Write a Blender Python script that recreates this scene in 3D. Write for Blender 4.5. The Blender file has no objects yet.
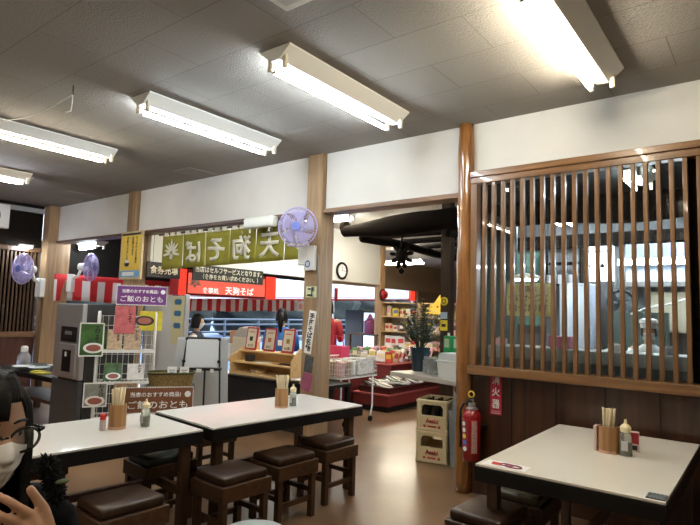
import bpy, bmesh, math, random
from mathutils import Vector, Matrix
random.seed(7)
SC = bpy.context.scene
COL = SC.collection
PI = math.pi
R = math.radians

# ------------------------------------------------------------------ materials
MATS = {}
def mat(name, col, rough=.5, metal=0., noise=0., nscale=20., bump=0., bscale=60., coat=0., trans=0., emit=None, es=1., spec=.5, alpha=1.):
    if name in MATS: return MATS[name]
    m = bpy.data.materials.new(name); m.use_nodes = True
    nt = m.node_tree; b = nt.nodes['Principled BSDF']
    b.inputs['Base Color'].default_value = (*col, 1); b.inputs['Roughness'].default_value = rough
    b.inputs['Metallic'].default_value = metal; b.inputs['Coat Weight'].default_value = coat
    b.inputs['Transmission Weight'].default_value = trans; b.inputs['Specular IOR Level'].default_value = spec
    b.inputs['Alpha'].default_value = alpha
    if emit:
        b.inputs['Emission Color'].default_value = (*emit, 1); b.inputs['Emission Strength'].default_value = es
    tc = nt.nodes.new('ShaderNodeTexCoord')
    if noise:
        n = nt.nodes.new('ShaderNodeTexNoise'); n.inputs['Scale'].default_value = nscale; n.inputs['Detail'].default_value = 4
        nt.links.new(tc.outputs['Object'], n.inputs['Vector'])
        r = nt.nodes.new('ShaderNodeValToRGB')
        r.color_ramp.elements[0].position = .3; r.color_ramp.elements[1].position = .7
        r.color_ramp.elements[0].color = (*[c*(1-noise) for c in col], 1)
        r.color_ramp.elements[1].color = (*[min(1, c*(1+noise*.6)) for c in col], 1)
        nt.links.new(n.outputs['Fac'], r.inputs['Fac']); nt.links.new(r.outputs['Color'], b.inputs['Base Color'])
    if bump:
        n = nt.nodes.new('ShaderNodeTexNoise'); n.inputs['Scale'].default_value = bscale; n.inputs['Detail'].default_value = 5
        nt.links.new(tc.outputs['Object'], n.inputs['Vector'])
        bp = nt.nodes.new('ShaderNodeBump'); bp.inputs['Strength'].default_value = bump; bp.inputs['Distance'].default_value = .01
        nt.links.new(n.outputs['Fac'], bp.inputs['Height']); nt.links.new(bp.outputs['Normal'], b.inputs['Normal'])
    MATS[name] = m
    return m

def wood(name, dark, light, axis=2, fine=14., rough=.4, coat=0., long=1.):
    if name in MATS: return MATS[name]
    m = mat(name, light, rough, coat=coat); nt = m.node_tree; b = nt.nodes['Principled BSDF']
    tc = [n for n in nt.nodes if n.type == 'TEX_COORD'][0]
    mp = nt.nodes.new('ShaderNodeMapping'); s = [fine]*3; s[axis] = long; mp.inputs['Scale'].default_value = s
    nt.links.new(tc.outputs['Object'], mp.inputs['Vector'])
    n = nt.nodes.new('ShaderNodeTexNoise'); n.inputs['Scale'].default_value = 1.6; n.inputs['Detail'].default_value = 6; n.inputs['Distortion'].default_value = .6
    nt.links.new(mp.outputs['Vector'], n.inputs['Vector'])
    r = nt.nodes.new('ShaderNodeValToRGB')
    r.color_ramp.elements[0].position = .32; r.color_ramp.elements[1].position = .68
    r.color_ramp.elements[0].color = (*dark, 1); r.color_ramp.elements[1].color = (*light, 1)
    nt.links.new(n.outputs['Fac'], r.inputs['Fac']); nt.links.new(r.outputs['Color'], b.inputs['Base Color'])
    bp = nt.nodes.new('ShaderNodeBump'); bp.inputs['Strength'].default_value = .12; bp.inputs['Distance'].default_value = .004
    nt.links.new(n.outputs['Fac'], bp.inputs['Height']); nt.links.new(bp.outputs['Normal'], b.inputs['Normal'])
    return m

def glow(name, col, s):
    if name in MATS: return MATS[name]
    m = bpy.data.materials.new(name); m.use_nodes = True; nt = m.node_tree; nt.nodes.clear()
    e = nt.nodes.new('ShaderNodeEmission'); e.inputs['Color'].default_value = (*col, 1); e.inputs['Strength'].default_value = s
    o = nt.nodes.new('ShaderNodeOutputMaterial'); nt.links.new(e.outputs[0], o.inputs[0])
    MATS[name] = m; return m

def pane_mat(name, tint=(1, 1, 1), rough=.0, refl=.5):
    """thin clear sheet: mirror reflection by Fresnel over plain see-through"""
    if name in MATS: return MATS[name]
    m = bpy.data.materials.new(name); m.use_nodes = True; nt = m.node_tree; nt.nodes.clear()
    g = nt.nodes.new('ShaderNodeBsdfGlossy'); g.inputs['Roughness'].default_value = rough
    t = nt.nodes.new('ShaderNodeBsdfTransparent'); t.inputs['Color'].default_value = (*tint, 1)
    f = nt.nodes.new('ShaderNodeFresnel'); f.inputs['IOR'].default_value = 1.5 + refl
    mx = nt.nodes.new('ShaderNodeMixShader'); o = nt.nodes.new('ShaderNodeOutputMaterial')
    nt.links.new(f.outputs[0], mx.inputs[0]); nt.links.new(t.outputs[0], mx.inputs[1]); nt.links.new(g.outputs[0], mx.inputs[2])
    nt.links.new(mx.outputs[0], o.inputs[0]); MATS[name] = m; return m

def cloth_mat(name, col):
    '''thin white sheet that lets daylight through'''
    m = bpy.data.materials.new(name); m.use_nodes = True; nt = m.node_tree; nt.nodes.clear()
    d = nt.nodes.new('ShaderNodeBsdfDiffuse'); d.inputs[0].default_value = (*col, 1)
    t = nt.nodes.new('ShaderNodeBsdfTranslucent'); t.inputs[0].default_value = (*col, 1)
    mx = nt.nodes.new('ShaderNodeMixShader'); mx.inputs[0].default_value = .6
    o = nt.nodes.new('ShaderNodeOutputMaterial')
    nt.links.new(d.outputs[0], mx.inputs[1]); nt.links.new(t.outputs[0], mx.inputs[2]); nt.links.new(mx.outputs[0], o.inputs[0])
    MATS[name] = m; return m

def stripes(name, c1, c2, axis, pitch, top=None, trans=False):
    """alternating cloth stripes along an object axis; above z = top all c1"""
    if name in MATS: return MATS[name]
    m = mat(name, c2, .8); nt = m.node_tree; b = nt.nodes['Principled BSDF']
    tc = [n for n in nt.nodes if n.type == 'TEX_COORD'][0]
    sp = nt.nodes.new('ShaderNodeSeparateXYZ'); nt.links.new(tc.outputs['Object'], sp.inputs[0])
    d = nt.nodes.new('ShaderNodeMath'); d.operation = 'DIVIDE'; d.inputs[1].default_value = pitch
    nt.links.new(sp.outputs[axis], d.inputs[0])
    f = nt.nodes.new('ShaderNodeMath'); f.operation = 'FRACT'; nt.links.new(d.outputs[0], f.inputs[0])
    g = nt.nodes.new('ShaderNodeMath'); g.operation = 'LESS_THAN'; g.inputs[1].default_value = .5; nt.links.new(f.outputs[0], g.inputs[0])
    last = g.outputs[0]
    if top is not None:
        h = nt.nodes.new('ShaderNodeMath'); h.operation = 'GREATER_THAN'; h.inputs[1].default_value = top
        nt.links.new(sp.outputs[2], h.inputs[0])
        k = nt.nodes.new('ShaderNodeMath'); k.operation = 'MAXIMUM'; nt.links.new(last, k.inputs[0]); nt.links.new(h.outputs[0], k.inputs[1]); last = k.outputs[0]
    mx = nt.nodes.new('ShaderNodeMix'); mx.data_type = 'RGBA'
    mx.inputs[6].default_value = (*c2, 1); mx.inputs[7].default_value = (*c1, 1)
    nt.links.new(last, mx.inputs[0]); nt.links.new(mx.outputs[2], b.inputs['Base Color'])
    return m

# ------------------------------------------------------------------ mesh helpers
class MB:
    def __init__(s): s.b = bmesh.new()
    def _xf(s, vs, M):
        for v in vs: v.co = M @ v.co
    def box(s, x0, x1, y0, y1, z0, z1, bev=0., seg=2, M=None):
        r = bmesh.ops.create_cube(s.b, size=1)
        vs = r['verts']
        for v in vs:
            v.co = Vector(((x0+x1)/2 + v.co.x*(x1-x0), (y0+y1)/2 + v.co.y*(y1-y0), (z0+z1)/2 + v.co.z*(z1-z0)))
        if M is not None: s._xf(vs, M)
        if bev:
            es = {e for v in vs for e in v.link_edges}
            bmesh.ops.bevel(s.b, geom=list(es), offset=bev, segments=seg, profile=.5, affect='EDGES', clamp_overlap=True)
        return s
    def cyl(s, p0, p1, r, r2=None, n=12, cap=True):
        p0, p1 = Vector(p0), Vector(p1); d = p1-p0; L = d.length
        M = Matrix.Translation((p0+p1)/2) @ d.to_track_quat('Z', 'Y').to_matrix().to_4x4()
        bmesh.ops.create_cone(s.b, cap_ends=cap, segments=n, radius1=r, radius2=r if r2 is None else r2, depth=L, matrix=M)
        return s
    def tube(s, pts, r, n=8, closed=False):
        pts = [Vector(p) for p in pts]; rings = []; N = len(pts); up = None
        for i, p in enumerate(pts):
            a = pts[(i-1) % N] if (closed or i > 0) else p
            c = pts[(i+1) % N] if (closed or i < N-1) else p
            t = (c-a).normalized()
            if up is None:
                up = t.orthogonal().normalized()
            up = (up - t*up.dot(t)).normalized(); sd = t.cross(up)
            rr = r[i] if isinstance(r, (list, tuple)) else r
            rings.append([s.b.verts.new(p + (up*math.cos(2*PI*k/n) + sd*math.sin(2*PI*k/n))*rr) for k in range(n)])
        M = N if closed else N-1
        for i in range(M):
            a, c = rings[i], rings[(i+1) % N]
            for k in range(n):
                s.b.faces.new((a[k], a[(k+1) % n], c[(k+1) % n], c[k]))
        if not closed:
            s.b.faces.new(rings[0][::-1]); s.b.faces.new(rings[-1])
        return s
    def lathe(s, prof, n=24, o=(0, 0, 0), sx=1., sy=1., M=None):
        o = Vector(o); rings = []
        for r, z in prof:
            rings.append([s.b.verts.new(o + Vector((r*sx*math.cos(2*PI*k/n), r*sy*math.sin(2*PI*k/n), z))) for k in range(n)])
        for a, c in zip(rings, rings[1:]):
            for k in range(n): s.b.faces.new((a[k], a[(k+1) % n], c[(k+1) % n], c[k]))
        if prof[0][0] > 1e-5: s.b.faces.new(rings[0][::-1])
        if prof[-1][0] > 1e-5: s.b.faces.new(rings[-1])
        if M is not None: s._xf([v for ring in rings for v in ring], M)
        return s
    def ball(s, c, rx, ry=None, rz=None, u=16, v=10, M=None):
        r = bmesh.ops.create_uvsphere(s.b, u_segments=u, v_segments=v, radius=1)
        for q in r['verts']:
            q.co = Vector((q.co.x*rx, q.co.y*(ry or rx), q.co.z*(rz or rx)))
            if M is not None: q.co = M @ q.co
            q.co += Vector(c)
        return s
    def prism(s, poly, axis, a, b):
        """polygon of the two other axes, swept along axis from a to b"""
        def P(p, t):
            q = [0, 0, 0]; o = [i for i in range(3) if i != axis]; q[o[0]] = p[0]; q[o[1]] = p[1]; q[axis] = t; return Vector(q)
        A = [s.b.verts.new(P(p, a)) for p in poly]; B = [s.b.verts.new(P(p, b)) for p in poly]
        n = len(poly); s.b.faces.new(A); s.b.faces.new(B[::-1])
        for i in range(n): s.b.faces.new((A[i], B[i], B[(i+1) % n], A[(i+1) % n]))
        return s
    def grid(s, nu, nv, fn, wrap=False):
        g = [[s.b.verts.new(Vector(fn(i/nu, j/nv))) for j in range(nv+1)] for i in range(nu+(0 if wrap else 1))]
        for i in range(nu):
            for j in range(nv):
                a, c = g[i], g[(i+1) % len(g)]
                s.b.faces.new((a[j], c[j], c[j+1], a[j+1]))
        return s
    def build(s, name, m, parent=None, smooth=False, loc=None, rotz=0., thick=0.):
        bmesh.ops.recalc_face_normals(s.b, faces=s.b.faces[:])
        me = bpy.data.meshes.new(name); s.b.to_mesh(me); s.b.free()
        if smooth:
            for p in me.polygons: p.use_smooth = True
        me.materials.append(m)
        o = bpy.data.objects.new(name, me); COL.objects.link(o)
        if parent: o.parent = parent
        if loc is not None: o.location = loc; o.rotation_euler.z = rotz
        if smooth == 'auto':
            for p in me.polygons: p.use_smooth = True
            bm = bmesh.new(); bm.from_mesh(me)
            for e in bm.edges:
                if len(e.link_faces) == 2 and e.calc_face_angle(0) > R(38): e.smooth = False
            bm.to_mesh(me); bm.free()
        if thick:
            md = o.modifiers.new('Solidify', 'SOLIDIFY'); md.thickness = thick; md.offset = 0
        return o

def tag(o, label, cat, group=None, kind=None):
    o['label'] = label; o['category'] = cat
    if group: o['group'] = group
    if kind: o['kind'] = kind
    return o
def thing(name, label, cat, loc=(0, 0, 0), rotz=0., group=None):
    o = bpy.data.objects.new(name, None); COL.objects.link(o); o.empty_display_size = .1
    o.location = loc; o.rotation_euler.z = rotz
    return tag(o, label, cat, group)
def struct(name, mb, m, **k):
    o = mb.build(name, m, **k); o['kind'] = 'structure'; return o
def dup(root, loc, rotz=0., label=None, group=None):
    r = root.copy(); COL.objects.link(r); r.location = loc; r.rotation_euler.z = rotz
    if label: r['label'] = label
    if group: r['group'] = group
    for ch in list(root.children):
        c = ch.copy(); COL.objects.link(c); c.parent = r
        for g in list(ch.children):
            d = g.copy(); COL.objects.link(d); d.parent = c
    return r

TXT = {}
def text_mesh(s, bold=.012):
    if (s, bold) in TXT: return TXT[(s, bold)]
    c = bpy.data.curves.new('lettering', 'FONT'); c.body = s; c.size = 1; c.align_x = 'CENTER'; c.offset = bold; c.extrude = .0; c.resolution_u = 3
    o = bpy.data.objects.new('lettering', c); COL.objects.link(o)
    dg = bpy.context.evaluated_depsgraph_get()
    me = bpy.data.meshes.new_from_object(o.evaluated_get(dg))
    bpy.data.objects.remove(o); bpy.data.curves.remove(c)
    TXT[(s, bold)] = me
    return me
def lettering(s, x, z, w, h, y, m, parent, mirror=False, bold=.012, rot=0., name='lettering', vertical=False, keep=True):
    """text fitted in a w x h box centred at local (x, y, z), facing local -Y"""
    if vertical: s = '\n'.join(s)
    me = text_mesh(s, bold).copy(); me.materials.clear(); me.materials.append(m)
    xs = [v.co.x for v in me.vertices]; ys = [v.co.y for v in me.vertices]
    cx, cy = (min(xs)+max(xs))/2, (min(ys)+max(ys))/2
    sx = w/max(1e-4, max(xs)-min(xs)); sy = h/max(1e-4, max(ys)-min(ys))
    if keep: sx = min(sx, sy*1.25); sy = min(sy, sx*1.25)
    if mirror: sx = -sx
    M = Matrix.Translation((x, y, z)) @ Matrix.Rotation(rot, 4, 'Y') @ Matrix.Rotation(PI/2, 4, 'X') @ Matrix.Diagonal((sx, sy, 1, 1)) @ Matrix.Translation((-cx, -cy, 0))
    me.transform(M)
    o = bpy.data.objects.new(name, me); COL.objects.link(o); o.parent = parent
    md = o.modifiers.new('Solidify', 'SOLIDIFY'); md.thickness = .002; md.offset = 0
    return o

# ------------------------------------------------------------------ palette
PLASTER = mat('plaster', (.70, .68, .64), .85, noise=.06, nscale=2.5, bump=.15, bscale=90)
POSTW = wood('post_wood', (.24, .148, .075), (.37, .24, .132), 2, 16, .5)
LOGW = wood('log_wood', (.15, .055, .012), (.33, .14, .036), 2, 9, .22, coat=.6)
LATW = wood('lattice_wood', (.12, .055, .018), (.22, .108, .04), 2, 20, .38, coat=.15)
LATX = wood('lattice_rail_wood', (.12, .055, .018), (.24, .118, .044), 0, 20, .33, coat=.25)
KAMOI = wood('lintel_wood', (.06, .028, .015), (.12, .055, .03), 0, 16, .45)
PANELW = wood('wainscot_wood', (.022, .008, .004), (.07, .026, .011), 2, 8, .32, coat=.25, long=.7)
REDW = wood('wainscot_red_wood', (.05, .015, .009), (.10, .03, .017), 2, 10, .4)
DARKW = wood('blackened_wood', (.003, .0022, .0016), (.008, .005, .0035), 0, 10, .9)
DARKW.node_tree.nodes['Principled BSDF'].inputs['Specular IOR Level'].default_value = .1
DARKY = wood('blackened_wood_lengthwise', (.004, .003, .002), (.010, .006, .004), 1, 10, .7)
DARKY.node_tree.nodes['Principled BSDF'].inputs['Specular IOR Level'].default_value = .1
STOOLW = wood('stool_wood', (.036, .016, .006), (.075, .034, .012), 0, 14, .42)
STOOLL = wood('stool_leg_wood', (.034, .015, .006), (.07, .032, .012), 2, 14, .42)
LIGHTW = wood('pale_wood', (.62, .40, .17), (.78, .54, .26), 0, 10, .5)
VINYL = mat('brown_vinyl', (.034, .016, .008), .38, noise=.3, nscale=14, bump=.1, bscale=120, spec=.3)
OLIVE = mat('olive_vinyl', (.075, .058, .03), .45, noise=.25, nscale=10)
TEALV = mat('dark_green_vinyl', (.025, .035, .034), .35)
LAMIN = mat('white_laminate', (.86, .84, .80), .16, noise=.015, nscale=3, coat=.25)
CREAML = mat('cream_laminate', (.84, .78, .67), .2, noise=.02, nscale=3, coat=.25)
BLACK = mat('black_trim', (.005, .005, .0055), .42, spec=.3)
BLACKM = mat('black_metal', (.012, .012, .013), .35, metal=.3)
WHITEP = mat('white_enamel', (.78, .78, .75), .35)
IVORY = mat('ivory_plastic', (.72, .66, .52), .4)
WHITEC = mat('white_paper', (.82, .81, .78), .7)
CREAMP = mat('cream_paper', (.80, .72, .55), .7)
STEEL = mat('brushed_steel', (.56, .56, .58), .36, metal=.7)
CHROME = mat('chrome', (.6, .6, .62), .18, metal=1)
DGREY = mat('charcoal_enamel', (.032, .031, .030), .5)
GREYP = mat('grey_board', (.42, .43, .43), .6)
RED = mat('red_paint', (.50, .02, .015), .45)
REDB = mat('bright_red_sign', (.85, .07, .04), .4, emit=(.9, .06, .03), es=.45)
REDC = mat('red_cloth', (.15, .010, .006), .75, noise=.1)
CRIM = mat('crimson_sign', (.42, .012, .035), .5)
GOLD = mat('gold_plastic', (.72, .45, .06), .35)
INK = mat('ink', (.02, .018, .018), .6)
REDINK = mat('red_ink', (.6, .03, .03), .6)
SKIN = mat('skin', (.56, .32, .20), .5, noise=.08, nscale=25)
HAIR = mat('black_hair', (.004, .0035, .0035), .5, bump=.2, bscale=200, spec=.22)
COAT = mat('black_coat', (.004, .004, .005), .9, bump=.25, bscale=60, spec=.08)
MASKM = mat('white_mask', (.78, .77, .76), .85, bump=.05, bscale=150)
GLASS = pane_mat('clear_glass', (.93, .96, .95))
CLEARP = pane_mat('clear_plastic', (.9, .92, .92), .05)
LILAC = mat('lilac_plastic', (.46, .40, .68), .3)
NOREN = mat('olive_cloth', (.27, .25, .025), .85, noise=.12, nscale=14)
OFFW = mat('off_white_print', (.78, .75, .62), .7)
# ------------------------------------------------------------------ setting
def ceiling_mat():
    m = mat('ceiling_board', (.225, .205, .185), .95); nt = m.node_tree; b = nt.nodes['Principled BSDF']
    tc = [n for n in nt.nodes if n.type == 'TEX_COORD'][0]
    br = nt.nodes.new('ShaderNodeTexBrick'); br.inputs['Scale'].default_value = 1; br.inputs['Brick Width'].default_value = .91
    br.inputs['Row Height'].default_value = .455; br.inputs['Mortar Size'].default_value = .003
    br.inputs['Color1'].default_value = (.285, .26, .235, 1); br.inputs['Color2'].default_value = (.255, .234, .212, 1); br.inputs['Mortar'].default_value = (.165, .15, .135, 1)
    nt.links.new(tc.outputs['Object'], br.inputs['Vector'])
    nt.links.new(br.outputs['Color'], b.inputs['Base Color'])
    n = nt.nodes.new('ShaderNodeTexNoise'); n.inputs['Scale'].default_value = 75; n.inputs['Detail'].default_value = 3; n.inputs['Roughness'].default_value = .6
    nt.links.new(tc.outputs['Object'], n.inputs['Vector'])
    mt = nt.nodes.new('ShaderNodeMath'); mt.operation = 'MULTIPLY_ADD'; mt.inputs[1].default_value = -.6
    nt.links.new(br.outputs['Fac'], mt.inputs[0]); nt.links.new(n.outputs['Fac'], mt.inputs[2])
    bp = nt.nodes.new('ShaderNodeBump'); bp.inputs['Strength'].default_value = .75; bp.inputs['Distance'].default_value = .012
    nt.links.new(mt.outputs[0], bp.inputs['Height']); nt.links.new(bp.outputs['Normal'], b.inputs['Normal'])
    return m
def floor_mat():
    m = mat('floor_vinyl', (.2, .13, .085), .3, coat=.12); nt = m.node_tree; b = nt.nodes['Principled BSDF']
    tc = [n for n in nt.nodes if n.type == 'TEX_COORD'][0]; b.inputs['Coat Roughness'].default_value = .15
    n = nt.nodes.new('ShaderNodeTexNoise'); n.inputs['Scale'].default_value = 1.7; n.inputs['Detail'].default_value = 4; n.inputs['Roughness'].default_value = .55
    nt.links.new(tc.outputs['Object'], n.inputs['Vector'])
    r = nt.nodes.new('ShaderNodeValToRGB'); r.color_ramp.elements[0].position = .3; r.color_ramp.elements[1].position = .72
    r.color_ramp.elements[0].color = (.115, .058, .027, 1); r.color_ramp.elements[1].color = (.225, .128, .065, 1)
    nt.links.new(n.outputs['Fac'], r.inputs['Fac']); nt.links.new(r.outputs['Color'], b.inputs['Base Color'])
    q = nt.nodes.new('ShaderNodeMapRange'); q.inputs[3].default_value = .285; q.inputs[4].default_value = .34
    nt.links.new(n.outputs['Fac'], q.inputs[0]); nt.links.new(q.outputs[0], b.inputs['Roughness'])
    return m
FLOORM = floor_mat()
struct('floor', MB().box(-10.4, 2.6, -3.2, 20.2, -.1, 0), FLOORM)
struct('ceiling', MB().box(-10.6, 2.6, -3.2, 4.6, 3.22, 3.32), ceiling_mat(), loc=(0, .02, 0))
INCEIL = mat('inner_ceiling', (.50, .46, .38), .9, noise=.05)
struct('ceiling_shop', MB().box(-10.6, 2.6, 4.63, 20.3, 3.28, 3.38), INCEIL)
CREAMW = mat('cream_wall', (.62, .57, .47), .85, noise=.05, nscale=3)
DIMW = mat('brown_wall', (.22, .15, .09), .8, noise=.1)
struct('wall_back', MB().box(-10.6, 2.7, -3.3, -3.2, 0, 3.3), PLASTER)
struct('wall_right', MB().box(2.6, 2.7, -3.2, 20.2, 0, 3.3), CREAMW)
struct('wall_shop_back', MB().box(-10.6, 2.6, 20.2, 20.3, 0, 3.3), DIMW)
# plaster band above the lintels, between the posts
struct('wall_front', MB().box(-7.47, -4.05, 4.47, 4.57, 2.6, 3.22).box(-3.81, -2.2, 4.47, 4.57, 2.6, 3.22)
       .box(-10.2, -7.73, 4.47, 4.57, 2.6, 3.22).box(-2.09, 2.6, 4.47, 4.57, 2.76, 3.22), PLASTER)
struct('trim_1', MB().box(-10.2, -7.73, 4.44, 4.62, 2.555, 2.6, .004), KAMOI)
struct('trim_2', MB().box(-7.47, -4.05, 4.44, 4.62, 2.555, 2.6, .004), KAMOI)
struct('trim_3', MB().box(-3.81, -2.2, 4.43, 4.63, 2.555, 2.6, .004), wood('lintel_brown', (.14, .075, .04), (.26, .15, .085), 0, 16, .45))
# posts
struct('trim_4', MB().box(-4.045, -3.83, 4.42, 4.65, 0, 3.22, .006), POSTW)
struct('trim_5', MB().box(-7.72, -7.5, 4.42, 4.65, 0, 3.22, .006), POSTW)
struct('trim_6', MB().box(-10.3, -10.06, 4.3, 4.7, 0, 3.22, .006), POSTW)
lg = MB()
prof = []
for i in range(33):
    z = 3.22*i/32; prof.append((.07 + .004*math.sin(z*5) + .003*math.sin(z*13+1), z))
lg.lathe(prof, 24)
for v in lg.b.verts:
    a = math.atan2(v.co.y, v.co.x); k = 1 + .035*math.sin(3*a + v.co.z*2) + .02*math.sin(7*a - v.co.z*5); v.co.x *= k; v.co.y *= k
struct('trim_7', lg, LOGW, smooth=True, loc=(-2.145, 4.45, 0))
# wainscot below the lattice, with boards
wp = MB().box(-2.09, 2.6, 4.48, 4.56, 0, 1.0)
x = -2.08
while x < 2.5:
    wp.box(x, x+.355, 4.466, 4.482, .0, 1.0, .003); x += .36
struct('wall_kitchen', wp, PANELW)
# left wall: upper dark beam, grey cove strip, red-brown wainscot
struct('wall_left', MB().box(-10.45, -10.3, -3.2, 4.3, 2.45, 3.08), DARKY)
struct('trim_8', MB().box(-10.43, -10.27, -3.2, 4.3, 3.08, 3.16), mat('grey_strip', (.32, .33, .33), .6))
struct('trim_9', MB().box(-10.43, -10.3, -3.2, 4.3, 3.16, 3.22), DARKY)
struct('wall_left_lower', MB().box(-10.4, -10.3, -3.2, 4.3, 0, .90), REDW)
struct('trim_10', MB().box(-10.42, -10.25, -3.2, 4.3, .90, .99, .005), wood('brown_sill', (.16, .08, .035), (.26, .14, .065), 1, 16, .4))
# shop front wall on the street side above the opening, and its far end
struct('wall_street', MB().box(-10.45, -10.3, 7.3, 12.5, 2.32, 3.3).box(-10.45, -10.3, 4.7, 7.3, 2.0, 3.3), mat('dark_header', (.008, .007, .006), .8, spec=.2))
struct('wall_street_end', MB().box(-10.45, -10.3, 12.5, 20.2, 2.32, 3.3), mat('lit_brown_wall', (.30, .21, .13), .8))  # lighter copy of the brown wall, lamplight put into its colour
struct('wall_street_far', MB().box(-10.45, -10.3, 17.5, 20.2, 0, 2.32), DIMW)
# hung plaster wall inside the shop with the post at its end
struct('wall_hung', MB().box(-7.5, -7.4, 4.65, 10.75, 2.19, 3.28).box(-7.52, -7.38, 4.65, 10.75, 2.16, 2.19), mat('hung_plaster', (.66, .66, .62), .85))
struct('trim_11', MB().box(-7.53, -7.37, 10.75, 10.95, 0, 3.28, .006), wood('shop_post_wood', (.36, .22, .11), (.55, .36, .2), 2, 14, .5))
# kitchen shell
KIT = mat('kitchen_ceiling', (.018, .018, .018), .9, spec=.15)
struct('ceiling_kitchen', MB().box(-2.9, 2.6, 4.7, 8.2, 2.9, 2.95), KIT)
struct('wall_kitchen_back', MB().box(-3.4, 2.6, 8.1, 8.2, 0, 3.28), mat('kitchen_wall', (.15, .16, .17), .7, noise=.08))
struct('trim_12', MB().box(-3.4, 2.6, 7.98, 8.1, 2.5, 2.68), DARKW)
# outside
ASPH = mat('asphalt', (.042, .082, .165), .8, noise=.1, nscale=1.5)
struct('ground', MB().box(-90, -10.4, -40, 70, -.35, -.1), ASPH)

# ------------------------------------------------------------------ fluorescent fixtures
TUBES = {'cool': glow('lit_tube_cool', (.86, .95, 1.0), 1.), 'warm': glow('lit_tube_warm', (1., .90, .70), 1.), 'violet': glow('lit_tube_bluish', (.85, .88, 1.0), 1.)}
def fixture(x, y0, y1, z, kind, label, group='ceiling fluorescent fixtures', along='y', tubes=1, name='fluorescent_light'):
    L = y1-y0; t = thing(name, label, 'ceiling light', (x, (y0+y1)/2, z) if along == 'y' else ((y0+y1)/2, x, z), 0 if along == 'y' else PI/2, group)
    h = L/2
    MB().prism([(-.135, 0), (.135, 0), (.135, -.012), (.038, -.088), (-.038, -.088), (-.135, -.012)], 1, -h, h).build('housing', WHITEP, t)
    for s in (-1, 1):
        for k in (-1, 1):
            MB().box(k*.068-.016, k*.068+.016, s*(h-.03)-.014, s*(h-.03)+.014, -.142, -.05, .006).build('socket', IVORY, t)
    for k in ((-1,) if tubes == 1 else (-1, 1)):
        tb = MB().cyl((k*.068, -h+.045, -.122), (k*.068, h-.045, -.122), .0165, n=14).build('tube', TUBES[kind], t, smooth='auto')
        for s in (-1, 1): MB().cyl((k*.068, s*(h-.045), -.122), (k*.068, s*(h-.07), -.122), .0172, n=14).build('tube_cap', CHROME, tb, smooth='auto')
    return t
fixture(-2.54, 2.41, 3.88, 3.22, 'cool', 'single-tube fluorescent light in the middle of the ceiling, cool white')
fixture(-4.03, 2.35, 3.84, 3.22, 'cool', 'cool white fluorescent light next to the warm one with the cord')
fixture(-.88, 2.52, 3.96, 3.22, 'warm', 'warm glaring fluorescent light above the cream table, cut by the top edge')
fixture(-5.82, 1.66, 3.09, 3.22, 'warm', 'warm fluorescent light with a white cord strung from its housing')
fixture(-7.93, 1.63, 3.07, 3.22, 'violet', 'farthest bluish fluorescent light near the dark left wall')
for i, (x, y) in enumerate([(-3.84, -1.0), (-.84, -1.0)]):
    fixture(x, y, y+1.4, 3.22, 'warm', 'added unseen fluorescent light on the ceiling behind the viewer', 'added fluorescent lights behind the viewer')  # added fill lamps, never in view
# shop and kitchen lights
fixture(7.55, -7.2, -5.8, 3.26, 'cool', 'shop ceiling light glimpsed under the lintel beside the black beam', 'shop lights', 'x', 2, 'shop_light')
fixture(13.2, -8.9, -7.6, 3.02, 'warm', 'long light over the goods shelves, behind the black leaf-shaped lantern', 'shop lights', 'x', 2, 'shop_light')
fixture(-5.2, 5.6, 7.0, 3.28, 'warm', 'added unseen shop ceiling light above the ticket desk', 'shop lights', 'y', 2, 'shop_light')  # extra lamp hidden above the lintel, added to light the shop
fixture(5.0, -10.25, -9.55, 2.64, 'cool', 'shop light behind the lilac fan, in front of the black header', 'shop lights', 'x', 1, 'shop_light')
fixture(-5.6, 8.4, 9.8, 3.28, 'warm', 'added unseen shop ceiling light above the goods shelves', 'shop lights', 'y', 2, 'shop_light')  # extra out-of-view lamp, added to brighten the goods
fixture(-2.2, 6.7, 7.9, 2.9, 'cool', 'kitchen ceiling light to the left behind the lattice', 'kitchen lights', 'y', 2, 'kitchen_light')
fixture(-.72, 6.6, 7.8, 2.9, 'cool', 'kitchen ceiling light to the right behind the lattice', 'kitchen lights', 'y', 2, 'kitchen_light')
fixture(-.95, 5.2, 5.9, 2.9, 'cool', 'short kitchen light high at the right behind the lattice, nearest the glass', 'kitchen lights', 'y', 1, 'kitchen_light')
k = thing('kitchen_strip_light', 'long white strip light across the pale kitchen panel behind the lattice', 'strip light', (-1.05, 7.9, 2.24))
MB().box(-.55, .75, -.03, .05, -.03, .06, .004).build('housing', WHITEP, k)
MB().cyl((-.52, -.05, 0), (.72, -.05, 0), .022, n=12).build('tube', TUBES['cool'], k)

# ceiling bits
v = thing('ceiling_vent', 'square beige ceiling vent cut by the top of the picture', 'vent', (-1.93, 1.90, 3.22))
MB().box(-.2, .2, -.2, .2, -.035, 0, .008).build('frame', mat('beige_vent', (.55, .5, .38), .5), v)
MB().box(-.15, .15, -.15, .15, -.045, -.034, .003).build('grille', mat('vent_grille', (.42, .38, .3), .6, bump=.4, bscale=40), v)
PATCH = mat('hatch_board', (.30, .28, .255), .9)
tag(MB().box(-8.72, -8.47, 3.84, 4.32, 3.214, 3.222).build('ceiling_hatch', PATCH), 'pale narrow ceiling hatch close to the corner post at far left', 'hatch')
tag(MB().box(-5.98, -5.63, 4.0, 4.42, 3.214, 3.222).build('ceiling_hatch', PATCH), 'pale ceiling hatch above the olive curtain beside the cool fixture', 'hatch')
h = thing('ceiling_hook', 'small dark ceiling hook holding up the white cord', 'hook', (-4.33, 1.95, 3.22))
MB().cyl((0, 0, 0), (0, 0, -.05), .005, n=8).tube([(0, 0, -.05), (.012, 0, -.062), (0, 0, -.075), (-.012, 0, -.066)], .004, 6).build('hook_shank', BLACKM, h)
pts = []
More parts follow.
